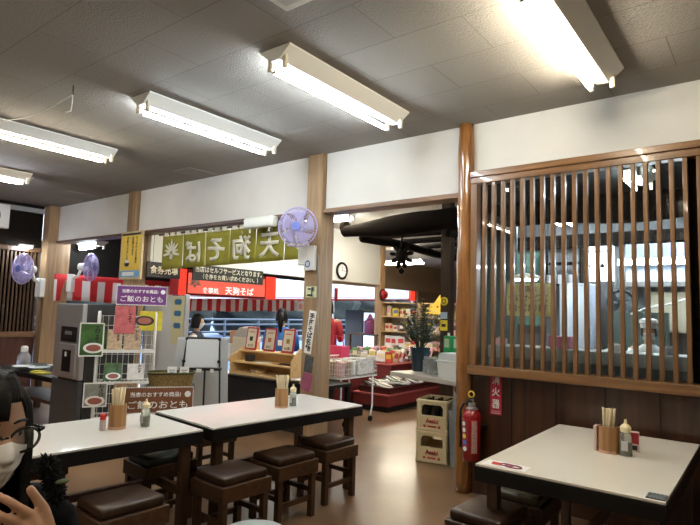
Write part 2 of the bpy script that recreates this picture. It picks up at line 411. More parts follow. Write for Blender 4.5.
for i in range(15):
    t_ = i/14; pts.append((-4.33 + (-1.37)*t_, 1.95 - .02*t_, 3.148 + .05*t_ - .0*t_ - .10*math.sin(PI*t_)*.55 - .0*t_))
tag(MB().tube([(-4.325, 1.90, 2.985), (-4.30, 1.93, 3.0), (-4.322, 1.945, 3.08), (-4.332, 1.95, 3.148)] + pts[1:], .006, 6).build('extension_cord', mat('white_cord', (.7, .68, .64), .6), smooth=True),
    'slack white cord hanging between ceiling hook and fluorescent light', 'cord')

# ------------------------------------------------------------------ kitchen lattice
t = thing('lattice_window', 'brown wooden lattice window with upright bars and glass, looking into the kitchen', 'lattice window', (0, 4.45, 0))
fr = MB().box(-2.08, 2.6, -.045, .06, 2.655, 2.765, .006).box(-2.08, 2.6, -.06, .02, 2.71, 2.765, .006)
fr.build('head_rail', LATX, t)
MB().box(-2.08, 2.6, -.085, .10, 1.0, 1.075, .008).build('sill', LATX, t)
MB().box(-2.08, -2.02, -.04, .05, 1.075, 2.655, .004).build('jamb', LATW, t)
sl = MB(); x = -1.955
while x < .6:
    sl.box(x-.0155, x+.0155, -.035, .005, 1.07, 2.66, .003); x += .0835
sl.build('slat_panel', LATW, t)
MB().box(-2.05, 2.6, .085, .089, 1.08, 2.7).build('glass_pane', pane_mat('kitchen_glass', (.88, .91, .91), .0, .1), t)
MB().box(-.46, -.39, .04, .11, 1.08, 2.66, .004).build('mullion', DARKW, t)

# left lattice window
t = thing('lattice_window', 'dark narrow-barred lattice window on the far left wall above red-brown boards', 'lattice window', (-10.3, 0, 0))
MB().box(-.04, .03, -3.2, 4.3, 2.38, 2.46, .005).build('head_rail', wood('dark_lattice_rail', (.05, .025, .012), (.12, .06, .028), 1, 14, .45), t)
sl = MB(); y = 4.27
while y > 1.2:
    sl.box(-.03, .0, y-.014, y+.014, .98, 2.39); y -= .062
sl.build('slat_panel', wood('dark_lattice_bar', (.05, .025, .011), (.10, .052, .024), 2, 16, .45), t)
MB().box(-.07, -.066, -3.2, 4.3, .98, 2.4).build('glass_pane', pane_mat('dark_glass', (.25, .2, .16), .02, .3), t)
MB().box(-.12, -.10, -3.2, 4.3, .9, 2.45).build('backboard', mat('dark_backboard', (.03, .015, .008), .7), t)
# speaker on the dark beam
t = thing('wall_speaker', 'white square speaker with round grille on the dark beam at far left', 'speaker', (-10.3, 3.47, 2.93))
MB().box(0, .12, -.24, .24, -.2, .2, .012).build('cabinet', WHITEP, t)
MB().cyl((.115, -.02, 0), (.135, -.02, 0), .12, n=24).build('grille', mat('grey_grille', (.28, .28, .27), .6, bump=.4, bscale=150), t)
# pendant lamp on left wall
k = thing('wall_lamp', 'small bright white lamp under the dark beam at far left', 'lamp', (-10.14, 3.98, 2.44))
MB().box(-.06, .06, -.11, .11, .02, .05, .01).build('lamp_housing', WHITEP, k)
MB().box(-.045, .045, -.09, .09, -.01, .02, .01).build('diffuser', TUBES['cool'], k)

# ------------------------------------------------------------------ wall fans
def fan(loc, rotz, label, tilt=0., s=1.):
    t = thing('wall_fan', label, 'fan', loc, rotz, 'lilac wall fans'); t.scale = (s, s, s)
    Rr = .185; T = Matrix.Rotation(tilt, 4, 'X')
    cage = MB()
    for k in range(40):
        a = 2*PI*k/40
        pts = []
        for q in range(9):
            u = q/8*PI; rr = Rr*math.sin(u)**.55 if 0 < u < PI else .03; yy = -.055*math.cos(u)
            rr = max(rr, .04); pts.append(T @ Vector((rr*math.cos(a), yy-.16, rr*math.sin(a))))
        cage.tube(pts, .0022, 4)
    ring = [T @ Vector((Rr*math.cos(2*PI*k/36), -.16, Rr*math.sin(2*PI*k/36))) for k in range(36)]
    cage.tube(ring, .007, 6, True)
    for rr in (.08, .125, .16):
        cage.tube([T @ Vector((rr*math.cos(2*PI*k/30), -.16-.055*math.sqrt(max(0, 1-(rr/Rr)**3.6)), rr*math.sin(2*PI*k/30))) for k in range(30)], .002, 4, True)
    cage.build('cage', LILAC, t)
    bl = MB()
    for k in range(5):
        a0 = 2*PI*k/5
        def f(u, v, a0=a0):
            rr = .035 + u*.125; w = .25 + .65*u**.7*(1-.25*u); a = a0 + (v-.5)*w*1.5 + u*.35
            return T @ Vector((rr*math.cos(a), -.16 + (v-.5)*.045, rr*math.sin(a)))
        bl.grid(6, 5, f)
    bl.build('blades', mat('lilac_blade', (.56, .52, .78), .3, alpha=.8), t, smooth=True, thick=.003)
    c0, c1 = T @ Vector((0, -.225, 0)), T @ Vector((0, -.205, 0))
    MB().cyl(c0, c1, .042, n=20).build('hub_badge', mat('fan_badge_blue', (.16, .2, .55), .35), t, smooth='auto')
    MB().cyl(T @ Vector((0, -.105, 0)), T @ Vector((0, .0, 0)), .06, .045, n=18).build('motor', WHITEP, t, smooth='auto')
    MB().tube([T @ Vector((0, -.03, -.03)), (0, 0, -.12), (0, .06, -.15), (0, .09, -.15)], .02, 8).build('neck', WHITEP, t, smooth=True)
    MB().box(-.05, .05, .06, .13, -.34, -.1, .012).build('wall_bracket', WHITEP, t)
    return t
fan((-3.98, 4.29, 2.365), R(28), 'lilac fan facing the room on the square post between the openings', s=1.12)
f2 = fan((-10.06, 4.12, 2.06), R(15), 'lilac fan on the corner post in front of the dark lattice', s=1.38)
f3 = fan((-9.86, 4.78, 2.16), R(128), 'lilac fan turned away, on the shop side of the corner post', s=1.34)

# ------------------------------------------------------------------ noren
t = thing('shop_curtain', 'olive split curtain with mirrored white characters hung under the lintel', 'curtain', (0, 4.52, 0))
MB().cyl((-7.0, 0, 2.525), (-3.84, 0, 2.525), .013, n=10).build('curtain_rod', KAMOI, t)
x0 = -6.90; W = .49
chars = ['\u2740', 'ば', 'そ', '狗', '天', '\u2740']
def flower(cx, cz, s, y, parent):
    m = MB()
    for k in range(9):
        a = R(-100 + 25*k); L = s*(1 if k % 2 == 0 else .82)
        p = [(0, .12), (.10, .35), (.075, .8), (0, 1), (-.075, .8), (-.10, .35)]
        pts = [(cx + L*(math.cos(a+PI/2)*q[1] + math.cos(a)*q[0]), cz - s*.25 + L*(math.sin(a+PI/2)*q[1] + math.sin(a)*q[0])) for q in p]
        m.prism(pts, 1, y, y+.003)
    for k in range(5):
        a = 2*PI*k/5
        m.cyl((cx+.12*s*math.cos(a), y, cz-s*.5+.12*s*math.sin(a)), (cx+.12*s*math.cos(a), y+.003, cz-s*.5+.12*s*math.sin(a)), s*.1, n=8)
    return m.build('flower_crest', OFFW, parent)
for i, c in enumerate(chars):
    xa, xb = x0 + i*W, x0 + (i+1)*W - .012
    def f(u, v, xa=xa, xb=xb):
        return (xa + (xb-xa)*u, .012*math.sin(u*PI*2.0+i)*(1-v), 2.02 + .06*(xa-x0+(xb-xa)*u)/2.9 + v*(2.50-2.02-.06*(xa-x0+(xb-xa)*u)/2.9))
    p = MB().grid(14, 6, f).build('panel', NOREN, t, smooth=True, thick=.003)
    MB().box(xa+.05, xa+.14, -.016, .016, 2.49, 2.543).box(xb-.14, xb-.05, -.016, .016, 2.49, 2.543).box((xa+xb)/2-.05, (xa+xb)/2+.05, -.016, .016, 2.49, 2.543).build('hanging_loop', OFFW, p)
    if c == '\u2740': flower((xa+xb)/2, 2.30+.02*i/5, .20, -.02, p)
    else:
        lettering(c, (xa+xb)/2, 2.245+.02*i/5, .34, .30, -.018, OFFW, p, mirror=True, bold=.03, keep=False)
        if c in '狗天': lettering('てん' if c == '天' else 'ぐ', (xa+xb)/2, 2.44, .16 if c == '天' else .07, .05, -.018, OFFW, p, mirror=True)
t = thing('emergency_light', 'white rounded unit mounted on the lintel over the olive curtain', 'light unit', (-4.74, 4.42, 2.51))
MB().box(-.25, .25, -.09, .02, -.06, .07, .03, 4).build('casing', mat('milky_casing', (.75, .78, .74), .35), t, smooth='auto')
MB().box(-.18, -.165, -.05, -.03, -.11, -.05).box(.15, .165, -.05, -.03, -.11, -.05).build('bracket', WHITEP, t)
# ------------------------------------------------------------------ signs
s = thing('hanging_sign', 'black board with two white text lines hung in front of the red sign', 'sign', (-6.98, 5.85, 2.035), PI/2)
MB().box(-.73, .73, 0, .02, -.12, .12, .003).build('board', mat('sign_black', (.012, .016, .014), .5), s)
lettering('当店はセルフサービスとなります。', 0, .052, 1.38, .095, -.003, OFFW, s, keep=False)
lettering('（食券をお買い求めください。）', .03, -.055, 1.15, .085, -.003, OFFW, s, keep=False)
for xx in (-.68, .68): MB().cyl((xx, .01, .12), (xx, .01, 1.29), .003, n=6).build('hanging_wire', BLACKM, s)
s = thing('ticket_office_sign', 'black sign with four cream characters beside the post with the yellow notice', 'sign', (-7.33, 4.86, 2.045), PI/2)
MB().box(-.30, .28, 0, .03, -.115, .115, .003).build('board', mat('sign_brown_black', (.012, .008, .006), .5), s)
lettering('食券売場', -.01, 0, .48, .13, -.003, CREAMP, s, keep=False, bold=.02)
for xx in (-.2, .2): MB().cyl((xx, .015, .115), (xx, .015, 1.23), .003, n=6).build('hanging_wire', BLACKM, s)

def facing_x(name, label, cat, loc): return thing(name, label, cat, loc, PI/2)
s = facing_x('shop_sign_box', 'red lit sign box with white characters above the street opening', 'sign', (-9.2, 7.78, 1.98))
MB().box(-1.35, 1.3, 0, .3, -.25, .27, .01).build('casing', RED, s)
MB().box(-1.15, .95, -.012, .0, -.21, .21).build('face_panel', mat('pink_red_sign', (.85, .16, .11), .4, emit=(.9, .14, .09), es=.45), s)
MB().box(-1.17, .97, -.016, -.008, .205, .22).box(-1.17, .97, -.016, -.008, -.22, -.205).box(-1.17, -1.15, -.016, -.008, -.21, .21).box(.95, .97, -.016, -.008, -.21, .21).build('border', mat('dark_border', (.05, .01, .01), .5), s)
LETW = mat('sign_white', (.85, .83, .8), .5, emit=(1, .95, .9), es=.6)
lettering('食事処', -.58, -.13, .42, .12, -.014, LETW, s)
lettering('天狗そば', .20, -.11, .8, .17, -.014, LETW, s)
flower(-.98, .03, .17, -.016, s)
MB().box(-1.35, -1.18, -.01, .0, -.25, .27).build('end_panel', REDB, s)
MB().box(.98, 1.3, -.01, .0, -.25, .27).build('end_panel', REDB, s)
MB().cyl((-1.2, .15, .27), (-1.2, .15, 1.3), .012, n=8).cyl((1.2, .15, .27), (1.2, .15, 1.3), .012, n=8).build('hanging_rod', BLACKM, s)

# striped cloths
CLR, CLW = (.48, .015, .02), (.72, .70, .72)
def cloth(name, label, y0, y1, z0, z1, x, pitch, top, mname, za=0.):
    def f(u, v):
        y = y0+(y1-y0)*u
        return (.03*math.sin(y*9)*(1-v*.7), y, z0 + v*(z1-z0) + za*u + .012*math.sin(y*4.2)*(1-v))
    o = MB().grid(90, 5, f).build(name, stripes(mname, CLR, CLW, 1, pitch, top), smooth=True, loc=(x, 0, 0), thick=.004)
    return tag(o, label, 'striped cloth')
cloth('striped_banner', 'red and white striped banner with red top band behind the refrigerator', 4.45, 7.2, 1.54, 2.02, -10.05, .30, 1.92, 'banner_stripes')
cloth('striped_valance', 'red and white striped valance of the awning above the women', 7.0, 12.2, 1.40, 1.68, -10.1, .27, None, 'valance_stripes', .10)
# awning on the street side
t = thing('street_awning', 'bright white awning with red bars outside the shop', 'awning', (-10.5, 0, 0))
def f(u, v):
    y = 7+10.8*u; return (-.05 - 1.6*v, y, 2.34+.12*u - .46*v)
MB().grid(30, 4, f).build('canopy', cloth_mat('white_tent', (.92, .91, .90)), t)
aw = MB().grid(20, 2, lambda u, v: (-.02+.02*math.sin(u*30)*(1-v), 7+10.6*u, 1.64+.36*u + v*(.62-.28*u)))
aw.build('hanging_cloth', cloth_mat('white_tent_cloth', (.92, .91, .90)), t)
rb = MB()
for dz, w in ((0, .05), (.085, .012)):
    rb.prism([(7, 1.62+dz), (17.6, 1.98+dz), (17.6, 1.98+w+dz), (7, 1.62+w+dz)], 0, .0, .04)
rb.build('red_bar', RED, t)
MB().box(-.02, .06, 17.2, 17.6, 1.96, 2.5).build('end_panel', REDB, t)
MB().box(-.02, .03, 12.9, 12.98, 1.8, 2.2).build('red_upright', RED, t)
for yy in (7.1, 12.9, 17.5): MB().cyl((-.06, yy, -.12), (-.06, yy, 2.4), .03, n=8).build('awning_pole', WHITEP, t)
s = facing_x('awning_label', 'small white label with red characters at the end of the striped valance', 'sign', (-10.02, 11.15, 1.60))
MB().box(-.42, .42, 0, .01, -.13, .13).build('board', WHITEC, s)
lettering('お食事処', 0, 0, .72, .17, -.003, REDINK, s, keep=False)

# yellow notice on post
s = thing('framed_notice', 'tall yellow framed notice with vertical writing on the wooden post', 'notice', (-7.52, 4.40, 2.24))
MB().box(-.30, .28, 0, .03, -.36, .36, .004).build('frame', wood('pale_frame', (.5, .38, .2), (.66, .52, .3), 2, 14, .5), s)
MB().box(-.265, .245, -.006, .0, -.22, .32).build('notice_sheet', mat('yellow_paper', (.80, .55, .08), .6, noise=.06, nscale=5), s)
MB().box(-.265, .245, -.006, .0, -.325, -.23).build('blue_strip', mat('sign_blue', (.16, .38, .62), .5), s)
MB().box(-.2, .12, -.009, -.005, -.305, -.25).build('white_strip', WHITEC, s)
MB().box(-.26, .24, -.01, -.004, .30, .33).build('header_bar', INK, s)
lettering('食べ終わった食器は', .15, .08, .05, .40, -.009, INK, s, vertical=True, keep=False)
lettering('返却口まで', .05, .13, .05, .28, -.009, INK, s, vertical=True, keep=False)
lettering('お願いいたします', -.09, .08, .045, .40, -.009, INK, s, vertical=True, keep=False)
MB().lathe([(.0, 0), (.05, .01), (.07, .05), (.06, .055), (0, .055)], 14, (-.08, -.012, -.17), 1, .1).build('picture_bowl', INK, s)
MB().lathe([(.055, .0), (.04, .035), (0, .045)], 14, (-.08, -.012, -.112), 1, .1).build('picture_rice', WHITEC, s)

# stickers and boxes on the square post (front face y = 4.42)
s = thing('fan_switch_box', 'white fan switch box with blue ring under the lilac fan', 'switch', (-3.93, 4.42, 2.06))
MB().box(-.085, .06, -.05, 0, -.13, .14, .008).build('casing', WHITEP, s)
MB().tube([(-.025+.032*math.cos(2*PI*k/20), -.052, -.06+.032*math.sin(2*PI*k/20)) for k in range(20)], .007, 6, True).build('dial_ring', mat('ring_blue', (.08, .16, .5), .4), s)
MB().tube([(.075, -.02, .10), (.10, -.02, .0), (.115, -.02, -.2), (.115, .005, -.6), (.108, .005, -1.55), (.1, .005, -1.62)], .006, 6).build('cable', mat('grey_cable', (.25, .24, .22), .6), s, smooth=True)
def sticker(label, x, z, w, h, m, rot=0., txt=None, tm=INK, vertical=False):
    s = thing('post_sticker', label, 'sticker', (x, 4.419, z)); s.rotation_euler.y = rot
    MB().box(-w/2, w/2, -.004, 0, -h/2, h/2).build('sheet', m, s)
    if txt: lettering(txt, 0, 0, w*.75, h*.9, -.006, tm, s, vertical=vertical, keep=False, bold=.03)
    return s
sticker('pale green numbered tag high on the square post', -3.93, 1.70, .15, .12, mat('pale_green', (.62, .66, .42), .6), txt='二階', tm=INK)
sticker('white strip with black vertical brush writing on the square post', -3.925, 1.27, .10, .46, WHITEC, R(8), txt='手打そば名物', vertical=True)
sticker('dark ragged sticker on the square post below the white strip', -3.93, .93, .12, .18, mat('dark_sticker', (.07, .08, .08), .6, noise=.6, nscale=30), R(6))
sticker('faded magenta sticker lowest on the square post', -3.95, .74, .14, .19, mat('magenta_sticker', (.33, .09, .16), .6, noise=.3, nscale=12), R(10))

# extinguisher sign
s = thing('extinguisher_sign', 'red sign with three white vertical characters on the dark boards', 'sign', (-1.855, 4.464, .85))
MB().box(-.05, .05, -.006, 0, -.175, .175, .002).build('plate', CRIM, s)
for i, c in enumerate('消火器'): lettering(c, 0, .115-.1*i, .07, .075, -.008, WHITEC, s, keep=False, bold=.02)
MB().box(-.04, .04, -.008, -.005, -.165, -.155).box(-.04, .04, -.008, -.005, -.148, -.141).build('small_print', mat('pink_print', (.62, .3, .32), .6), s)

# fire extinguisher
t = thing('fire_extinguisher', 'red fire extinguisher hung on the dark boards beside the round post', 'fire extinguisher', (-2.02, 4.345, .30))
MB().lathe([(.0, 0), (.068, 0), (.076, .012), (.076, .36), (.07, .39), (.05, .415), (.026, .428), (.026, .44), (0, .44)], 28).build('cylinder', mat('extinguisher_red', (.30, .008, .010), .22, coat=.5), t, smooth='auto')
MB().lathe([(.05, .405), (.052, .42), (.03, .435), (.03, .465), (.018, .475), (0, .475)], 20).build('collar', STEEL, t, smooth='auto')
MB().box(-.012, .012, -.09, .05, .478, .490, .003).box(-.012, .012, -.085, .045, .502, .512, .003, M=Matrix.Translation((0, 0, .0))).build('lever', BLACKM, t)
MB().cyl((0, 0, .47), (0, 0, .50), .018, n=12).build('valve', STEEL, t)
MB().tube([(.025*math.cos(2*PI*k/16), -.01, .538+.025*math.sin(2*PI*k/16)) for k in range(16)], .007, 6, True).build('safety_ring', GOLD, t)
MB().tube([(-.02, 0, .46), (-.07, -.01, .455), (-.092, -.02, .40), (-.092, -.025, .28), (-.082, -.03, .2), (-.08, -.035, .16)], .011, 8).build('hose', BLACK, t, smooth=True)
MB().cyl((-.08, -.035, .16), (-.078, -.04, .10), .012, .016, n=10).build('nozzle', BLACK, t)
def wrap(a0, a1, z0, z1, r=.0775):
    return lambda u, v: (r*math.sin(a0+(a1-a0)*u), -r*math.cos(a0+(a1-a0)*u), z0+(z1-z0)*v)
MB().grid(10, 2, wrap(R(-55), R(5), .09, .34)).build('label_sheet', mat('extinguisher_label', (.30, .02, .03), .5, noise=.3, nscale=60), t, smooth=True)
MB().grid(6, 2, wrap(R(25), R(60), .07, .33)).build('instruction_label', mat('label_pink', (.55, .32, .30), .6, noise=.4, nscale=90), t, smooth=True)
for i, c in enumerate(['x', 'x', (.75, .68, .1), (.08, .2, .6), 'x']):
    z = .30-.05*i; a = R(-30+3*i)
    m = WHITEC if c == 'x' else mat('dot_%s' % ('yellow' if i == 2 else 'blue'), c, .5)
    MB().cyl((.0765*math.sin(a), -.0765*math.cos(a), z), (.0795*math.sin(a), -.0795*math.cos(a), z), .019, n=14).build('pictogram', m, t)
MB().box(-.09, .09, .07, .115, .24, .28, .004).build('wall_bracket', BLACKM, t)

# ------------------------------------------------------------------ furniture
def stool(loc, rotz, label, cushion=VINYL, group='wooden stools'):
    t = thing('wooden_stool', label, 'stool', loc, rotz, group)
    w, d = .155, .185
    MB().box(-w+.006, w-.006, -d+.006, d-.006, .408, .465, .02, 3).build('seat_cushion', cushion, t, smooth='auto')
    MB().box(-w-.012, w+.012, -d-.012, d+.012, .315, .412, .006).build('apron', STOOLW, t)
    for sx in (-1, 1):
        for sy in (-1, 1):
            MB().box(sx*(w-.022)-.021, sx*(w-.022)+.021, sy*(d-.022)-.021, sy*(d-.022)+.021, 0, .32, .003).build('leg', STOOLL, t)
        MB().box(sx*(w-.022)-.011, sx*(w-.022)+.011, -d+.03, d-.03, .12, .155).build('stretcher', STOOLL, t)
    for sy in (-1, 1):
        MB().box(-w+.03, w-.03, sy*(d-.022)-.011, sy*(d-.022)+.011, .17, .205).build('stretcher', STOOLL, t)
    return t
def dining_table(loc, rotz, wx, wy, label, top, h=.7):
    t = thing('dining_table', label, 'table', loc, rotz)
    MB().box(-wx/2+.004, wx/2-.004, -wy/2+.004, wy/2-.004, h-.012, h, .002).build('tabletop', top, t)
    MB().box(-wx/2, wx/2, -wy/2, wy/2, h-.09, h-.0115, .004).build('edge_band', BLACK, t)
    for sx in (-1, 1):
        for sy in (-1, 1):
            MB().box(sx*(wx/2-.075)-.03, sx*(wx/2-.075)+.03, sy*(wy/2-.09)-.03, sy*(wy/2-.09)+.03, 0, h-.09, .004).build('leg', STOOLL, t)
    for sy in (-1, 1): MB().box(-wx/2+.1, wx/2-.1, sy*(wy/2-.09)-.016, sy*(wy/2-.09)+.016, .28, .34).build('stretcher', STOOLW, t)
    MB().box(-.02, .02, -wy/2+.1, wy/2-.1, .29, .335).build('stretcher', KAMOI, t)
    return t
dining_table((-3.44, 1.67, 0), R(-5.5), .79, 1.42, 'nearer white-topped table with black edge, with the red-capped shaker', LAMIN)
dining_table((-3.29, 3.19, 0), R(-5.5), .79, 1.5, 'farther white-topped table with black edge, end by the square post', LAMIN)
rt = dining_table((-.848, 3.585, 0), 0, .91, 1.49, 'cream-topped table with black edge beside the dark boarded wall', CREAML)
stool((-2.84, 1.70, 0), R(-3), 'brown-cushioned stool partly hidden by the person in black')
stool((-2.81, 2.45, 0), R(-3), 'scuffed brown-cushioned stool in the middle of the near row')
stool((-2.87, 2.99, 0), R(-3), 'brown-cushioned stool third along the aisle side of the white tables')
stool((-2.92, 3.55, 0), R(-3), 'brown-cushioned stool at the far aisle corner of the white tables')
stool((-3.50, 2.38, 0), R(-5), 'stool with dark green seat under the joint of the two white tables', TEALV)
stool((-4.10, 1.75, 0), R(-5), 'dark green seat stool beyond the nearer white table', TEALV)
stool((-4.02, 3.2, 0), R(-5), 'dark green seat stool beyond the farther white table', TEALV)
stool((-1.25, 2.92, 0), R(-2), 'shiny brown-cushioned stool in front of the cream table')
stool((-1.235, 3.42, 0), R(2), 'olive-cushioned stool tucked beside the cream table', OLIVE)
# low round stool in the aisle
t = thing('round_stool', 'pale grey round-topped stool just showing at the bottom edge', 'stool', (-1.96, 1.86, 0))
MB().lathe([(0, .405), (.15, .405), (.165, .42), (.165, .445), (.15, .457), (0, .46)], 32).build('seat_cushion', mat('grey_vinyl', (.34, .38, .38), .4), t, smooth='auto')
for k in range(4):
    a = PI/4+k*PI/2
    MB().cyl((.11*math.cos(a), .11*math.sin(a), .41), (.15*math.cos(a), .15*math.sin(a), 0), .012, n=10).build('leg', CHROME, t)
# marks on cream table
s = thing('corner_sticker', 'white sticker with red print on the cream table corner', 'sticker', (-1.155, 2.925, .7), R(0))
MB().box(-.12, .12, -.06, .05, 0, .0015).build('sheet', mat('sticker_white', (.78, .74, .70), .4), s)
MB().box(-.075, -.02, -.03, -.005, .001, .003).box(-.085, -.03, .0, .02, .001, .003).build('red_print', REDINK, s)
MB().tube([(.04+.045*math.cos(2*PI*k/20), -.01+.026*math.sin(2*PI*k/20), .003) for k in range(20)], .005, 5, True).tube([(.035*math.cos(2*PI*k/20), -.0+.022*math.sin(2*PI*k/20), .003) for k in range(20)], .004, 5, True).build('ring_print', mat('plum_ink', (.30, .06, .12), .5), s)
s = thing('corner_plate', 'dark ribbed plate on the near corner of the cream table', 'plate', (-.435, 2.90, .7))
pl = MB().box(-.045, .035, -.04, .05, 0, .004, .001)
for i in range(5): pl.box(-.04+.016*i, -.032+.016*i, -.035, .045, .003, .006)
pl.build('plate_body', mat('dark_plate', (.06, .065, .06), .4), s)

# ------------------------------------------------------------------ table-top condiments
HOLD = wood('holder_wood', (.24, .11, .035), (.42, .22, .085), 2, 22, .42)
CHOP = mat('chopstick_wood', (.84, .72, .50), .7, noise=.08, nscale=40)
def chop_holder(x, y, z, r, label, which, n=30, sleeve=False):
    t = thing('chopstick_holder', label, 'chopstick holder', (x, y, z))
    h = .155
    MB().lathe([(r*.95, .012), (r, .02), (r*.97, h), (r*.86, h), (r*.86, .02), (0, .02)], 28).build('cup', HOLD, t, smooth='auto')
    MB().lathe([(0, 0), (r*1.02, 0), (r*1.02, .016), (0, .016)], 28).build('base_ring', mat('pinkish_base', (.55, .33, .22), .5), t, smooth='auto')
    if sleeve: MB().box(-r-.022, -r-.004, -.03, .035, .004, .15, .002).build('card_sleeve', mat('pale_pink_card', (.62, .45, .42), .5), t)
    rnd = random.Random(which)
    src = None
    for i in range(n):
        a = 2.4*i; rr = r*.82*math.sqrt((i+.5)/n)
        bx, by = x+.55*rr*math.cos(a), y+.55*rr*math.sin(a)
        L = .235 + rnd.uniform(-.004, .008)
        if src is None:
            src = MB().box(-.0048, .0048, -.0042, .0042, 0, .235, .001).build('chopstick', CHOP); o = src
        else:
            o = src.copy(); COL.objects.link(o)
        o.location = (bx, by, z+.021)
        o.rotation_euler = (-.15*rr/r*math.sin(a), .15*rr/r*math.cos(a), rnd.uniform(0, 3))
        o.scale = (1, 1, L/.235)
        tag(o, 'pale disposable chopstick standing in the holder ' + which, 'chopstick', 'chopsticks in the holder ' + which)
    return t
CAPC = mat('cream_cap', (.78, .68, .42), .5)
SEASON = mat('seasoning', (.11, .12, .07), .8, noise=.6, nscale=120)
def shaker(x, y, label, s=1., fill=SEASON, z=.7):
    t = thing('seasoning_bottle', label, 'bottle', (x, y, z)); t.scale = (s, s, s)
    MB().lathe([(0, 0), (.03, 0), (.032, .01), (.031, .10), (.026, .122), (.02, .128), (.02, .128), (0, .128)], 20).build('glass_body', mat('bottle_glass', (.6, .62, .55), .08, trans=.75), t, smooth='auto')
    MB().lathe([(0, .004), (.026, .004), (.027, .07), (0, .07)], 16).build('contents', fill, t, smooth='auto')
    MB().box(-.016, .016, -.0335, -.030, .03, .08).build('paper_label', mat('grey_label', (.42, .40, .42), .6), t)
    MB().lathe([(0, .126), (.026, .126), (.028, .15), (.018, .162), (.009, .168), (.006, .19), (0, .192)], 20).build('cap', CAPC, t, smooth='auto')
    return t
chop_holder(-3.40, 1.97, .7, .055, 'wooden chopstick holder on the nearer white table', 'on the nearer white table')
chop_holder(-3.22, 3.30, .7, .055, 'wooden chopstick holder on the farther white table', 'on the farther white table')
chop_holder(-.805, 3.66, .7, .060, 'wooden chopstick holder with pink side card on the cream table', 'on the cream table', sleeve=True)
shaker(-3.33, 2.13, 'cream-capped seasoning bottle standing alone on the nearer white table', .95)
shaker(-3.205, 3.42, 'greenish cream-capped bottle behind the holder on the farther white table', .95, mat('teal_fill', (.02, .07, .06), .5))
shaker(-.708, 3.64, 'cream-capped seasoning bottle on the cream table', 1.1)
t = thing('spice_shaker', 'small red-capped shaker against the holder on the nearer white table', 'shaker', (-3.405, 1.875, .7))
MB().lathe([(0, 0), (.018, 0), (.019, .05), (.016, .07), (0, .07)], 16).build('glass_body', mat('shaker_glass', (.62, .50, .47), .15, trans=.4), t, smooth='auto')
MB().lathe([(0, .068), (.019, .068), (.019, .10), (.013, .105), (0, .105)], 16).build('cap', RED, t, smooth='auto')
t = thing('spice_tin', 'small red and white spice packet beside the bottle on the cream table', 'spice packet', (-.69, 3.785, .7))
MB().box(-.028, .028, -.016, .016, 0, .12, .004).build('packet', mat('white_packet', (.62, .52, .48), .5), t)
MB().box(-.0285, .0285, -.0175, -.014, .05, .115).build('red_label', mat('spice_red', (.38, .02, .03), .5), t)
MB().box(-.02, .02, -.019, -.0165, .012, .04).build('dark_print', INK, t)
# ------------------------------------------------------------------ refrigerator, back-left table
t = thing('refrigerator', 'dark-sided steel refrigerator with a water dispenser in its door', 'refrigerator', (-6.335, 3.0, 0))
MB().box(-.315, .315, .06, .66, .03, 1.5, .01).build('cabinet', DGREY, t)
d1 = MB().box(-.315, .315, 0, .055, .66, 1.5, .012).build('door', STEEL, t)
MB().box(-.315, .315, 0, .055, .06, .645, .012).build('door', mat('dark_steel', (.12, .12, .122), .4, metal=.5), t)
MB().box(-.14, .22, -.012, .002, 1.07, 1.24, .004).build('control_panel', mat('panel_black', (.015, .015, .02), .15), d1)
MB().box(-.15, .24, -.02, .002, .68, 1.05, .008).build('dispenser_frame', mat('pale_steel', (.6, .6, .62), .3, metal=.7), d1)
MB().box(-.05, .15, -.024, -.015, .74, .98, .003).build('dispenser_recess', BLACK, d1)
MB().cyl((.05, -.03, .96), (.05, -.03, .91), .012, n=8).build('water_spout', WHITEP, d1)
MB().box(-.04, .12, -.014, -.010, 1.15, 1.19).build('display', mat('display_grey', (.16, .17, .19), .3), d1)
for sx in (-.27, .27): MB().cyl((sx, .1, 0), (sx, .1, .035), .03, n=10).build('foot', BLACK, t)

t = thing('serving_table', 'black serving table on the far left holding plates and a water bottle', 'table', (-7.55, 3.35, 0), R(2))
MB().box(-.95, .85, -.33, .38, .56, .62, .005).build('tabletop', BLACK, t)
for sx in (-.85, .77):
    for sy in (-.25, .3): MB().box(sx-.035, sx+.035, sy-.035, sy+.035, 0, .56).build('leg', STOOLL, t)
MB().box(-.9, .8, -.2, .3, .26, .30).build('lower_shelf', KAMOI, t)
b = thing('water_bottle', 'clear water bottle with white label on the far left serving table', 'bottle', (-8.17, 3.3, .62))
MB().lathe([(0, 0), (.075, 0), (.085, .03), (.085, .14), (.045, .2), (.04, .25), (0, .25)], 18).build('bottle_body', mat('cloudy_bottle', (.55, .55, .58), .1, trans=.6), b, smooth='auto')
MB().lathe([(.046, .20), (.046, .26), (.03, .28), (0, .28)], 18).build('cap', WHITEP, b, smooth='auto')
PLATES = mat('pale_ware', (.62, .66, .68), .35)
for i, (x, y, l) in enumerate([(-7.72, 3.12, 'wide pale bowl lying nearest on the serving table'), (-7.46, 3.2, 'bluish bowl upside down in the middle of the serving table'), (-7.6, 3.5, 'pale bowl at the back of the serving table')]):
    o = MB().lathe([(0, .0), (.05, .0), (.13, .055), (.125, .06), (.05, .012), (0, .012)], 24).build('bowl', PLATES if i != 1 else mat('bluish_ware', (.45, .53, .57), .35), smooth='auto', loc=(x, y, .62))
    tag(o, l, 'bowl', None)
o = MB().box(-.12, .12, -.06, .06, 0, .025, .01).box(-.09, .02, -.05, .04, .024, .04, .008).build('folded_cloth', mat('yellow_cloth', (.62, .55, .08), .8), loc=(-7.22, 3.12, .62), rotz=R(12))
tag(o, 'yellow folded cloth on the serving table beside the bowls', 'cloth')
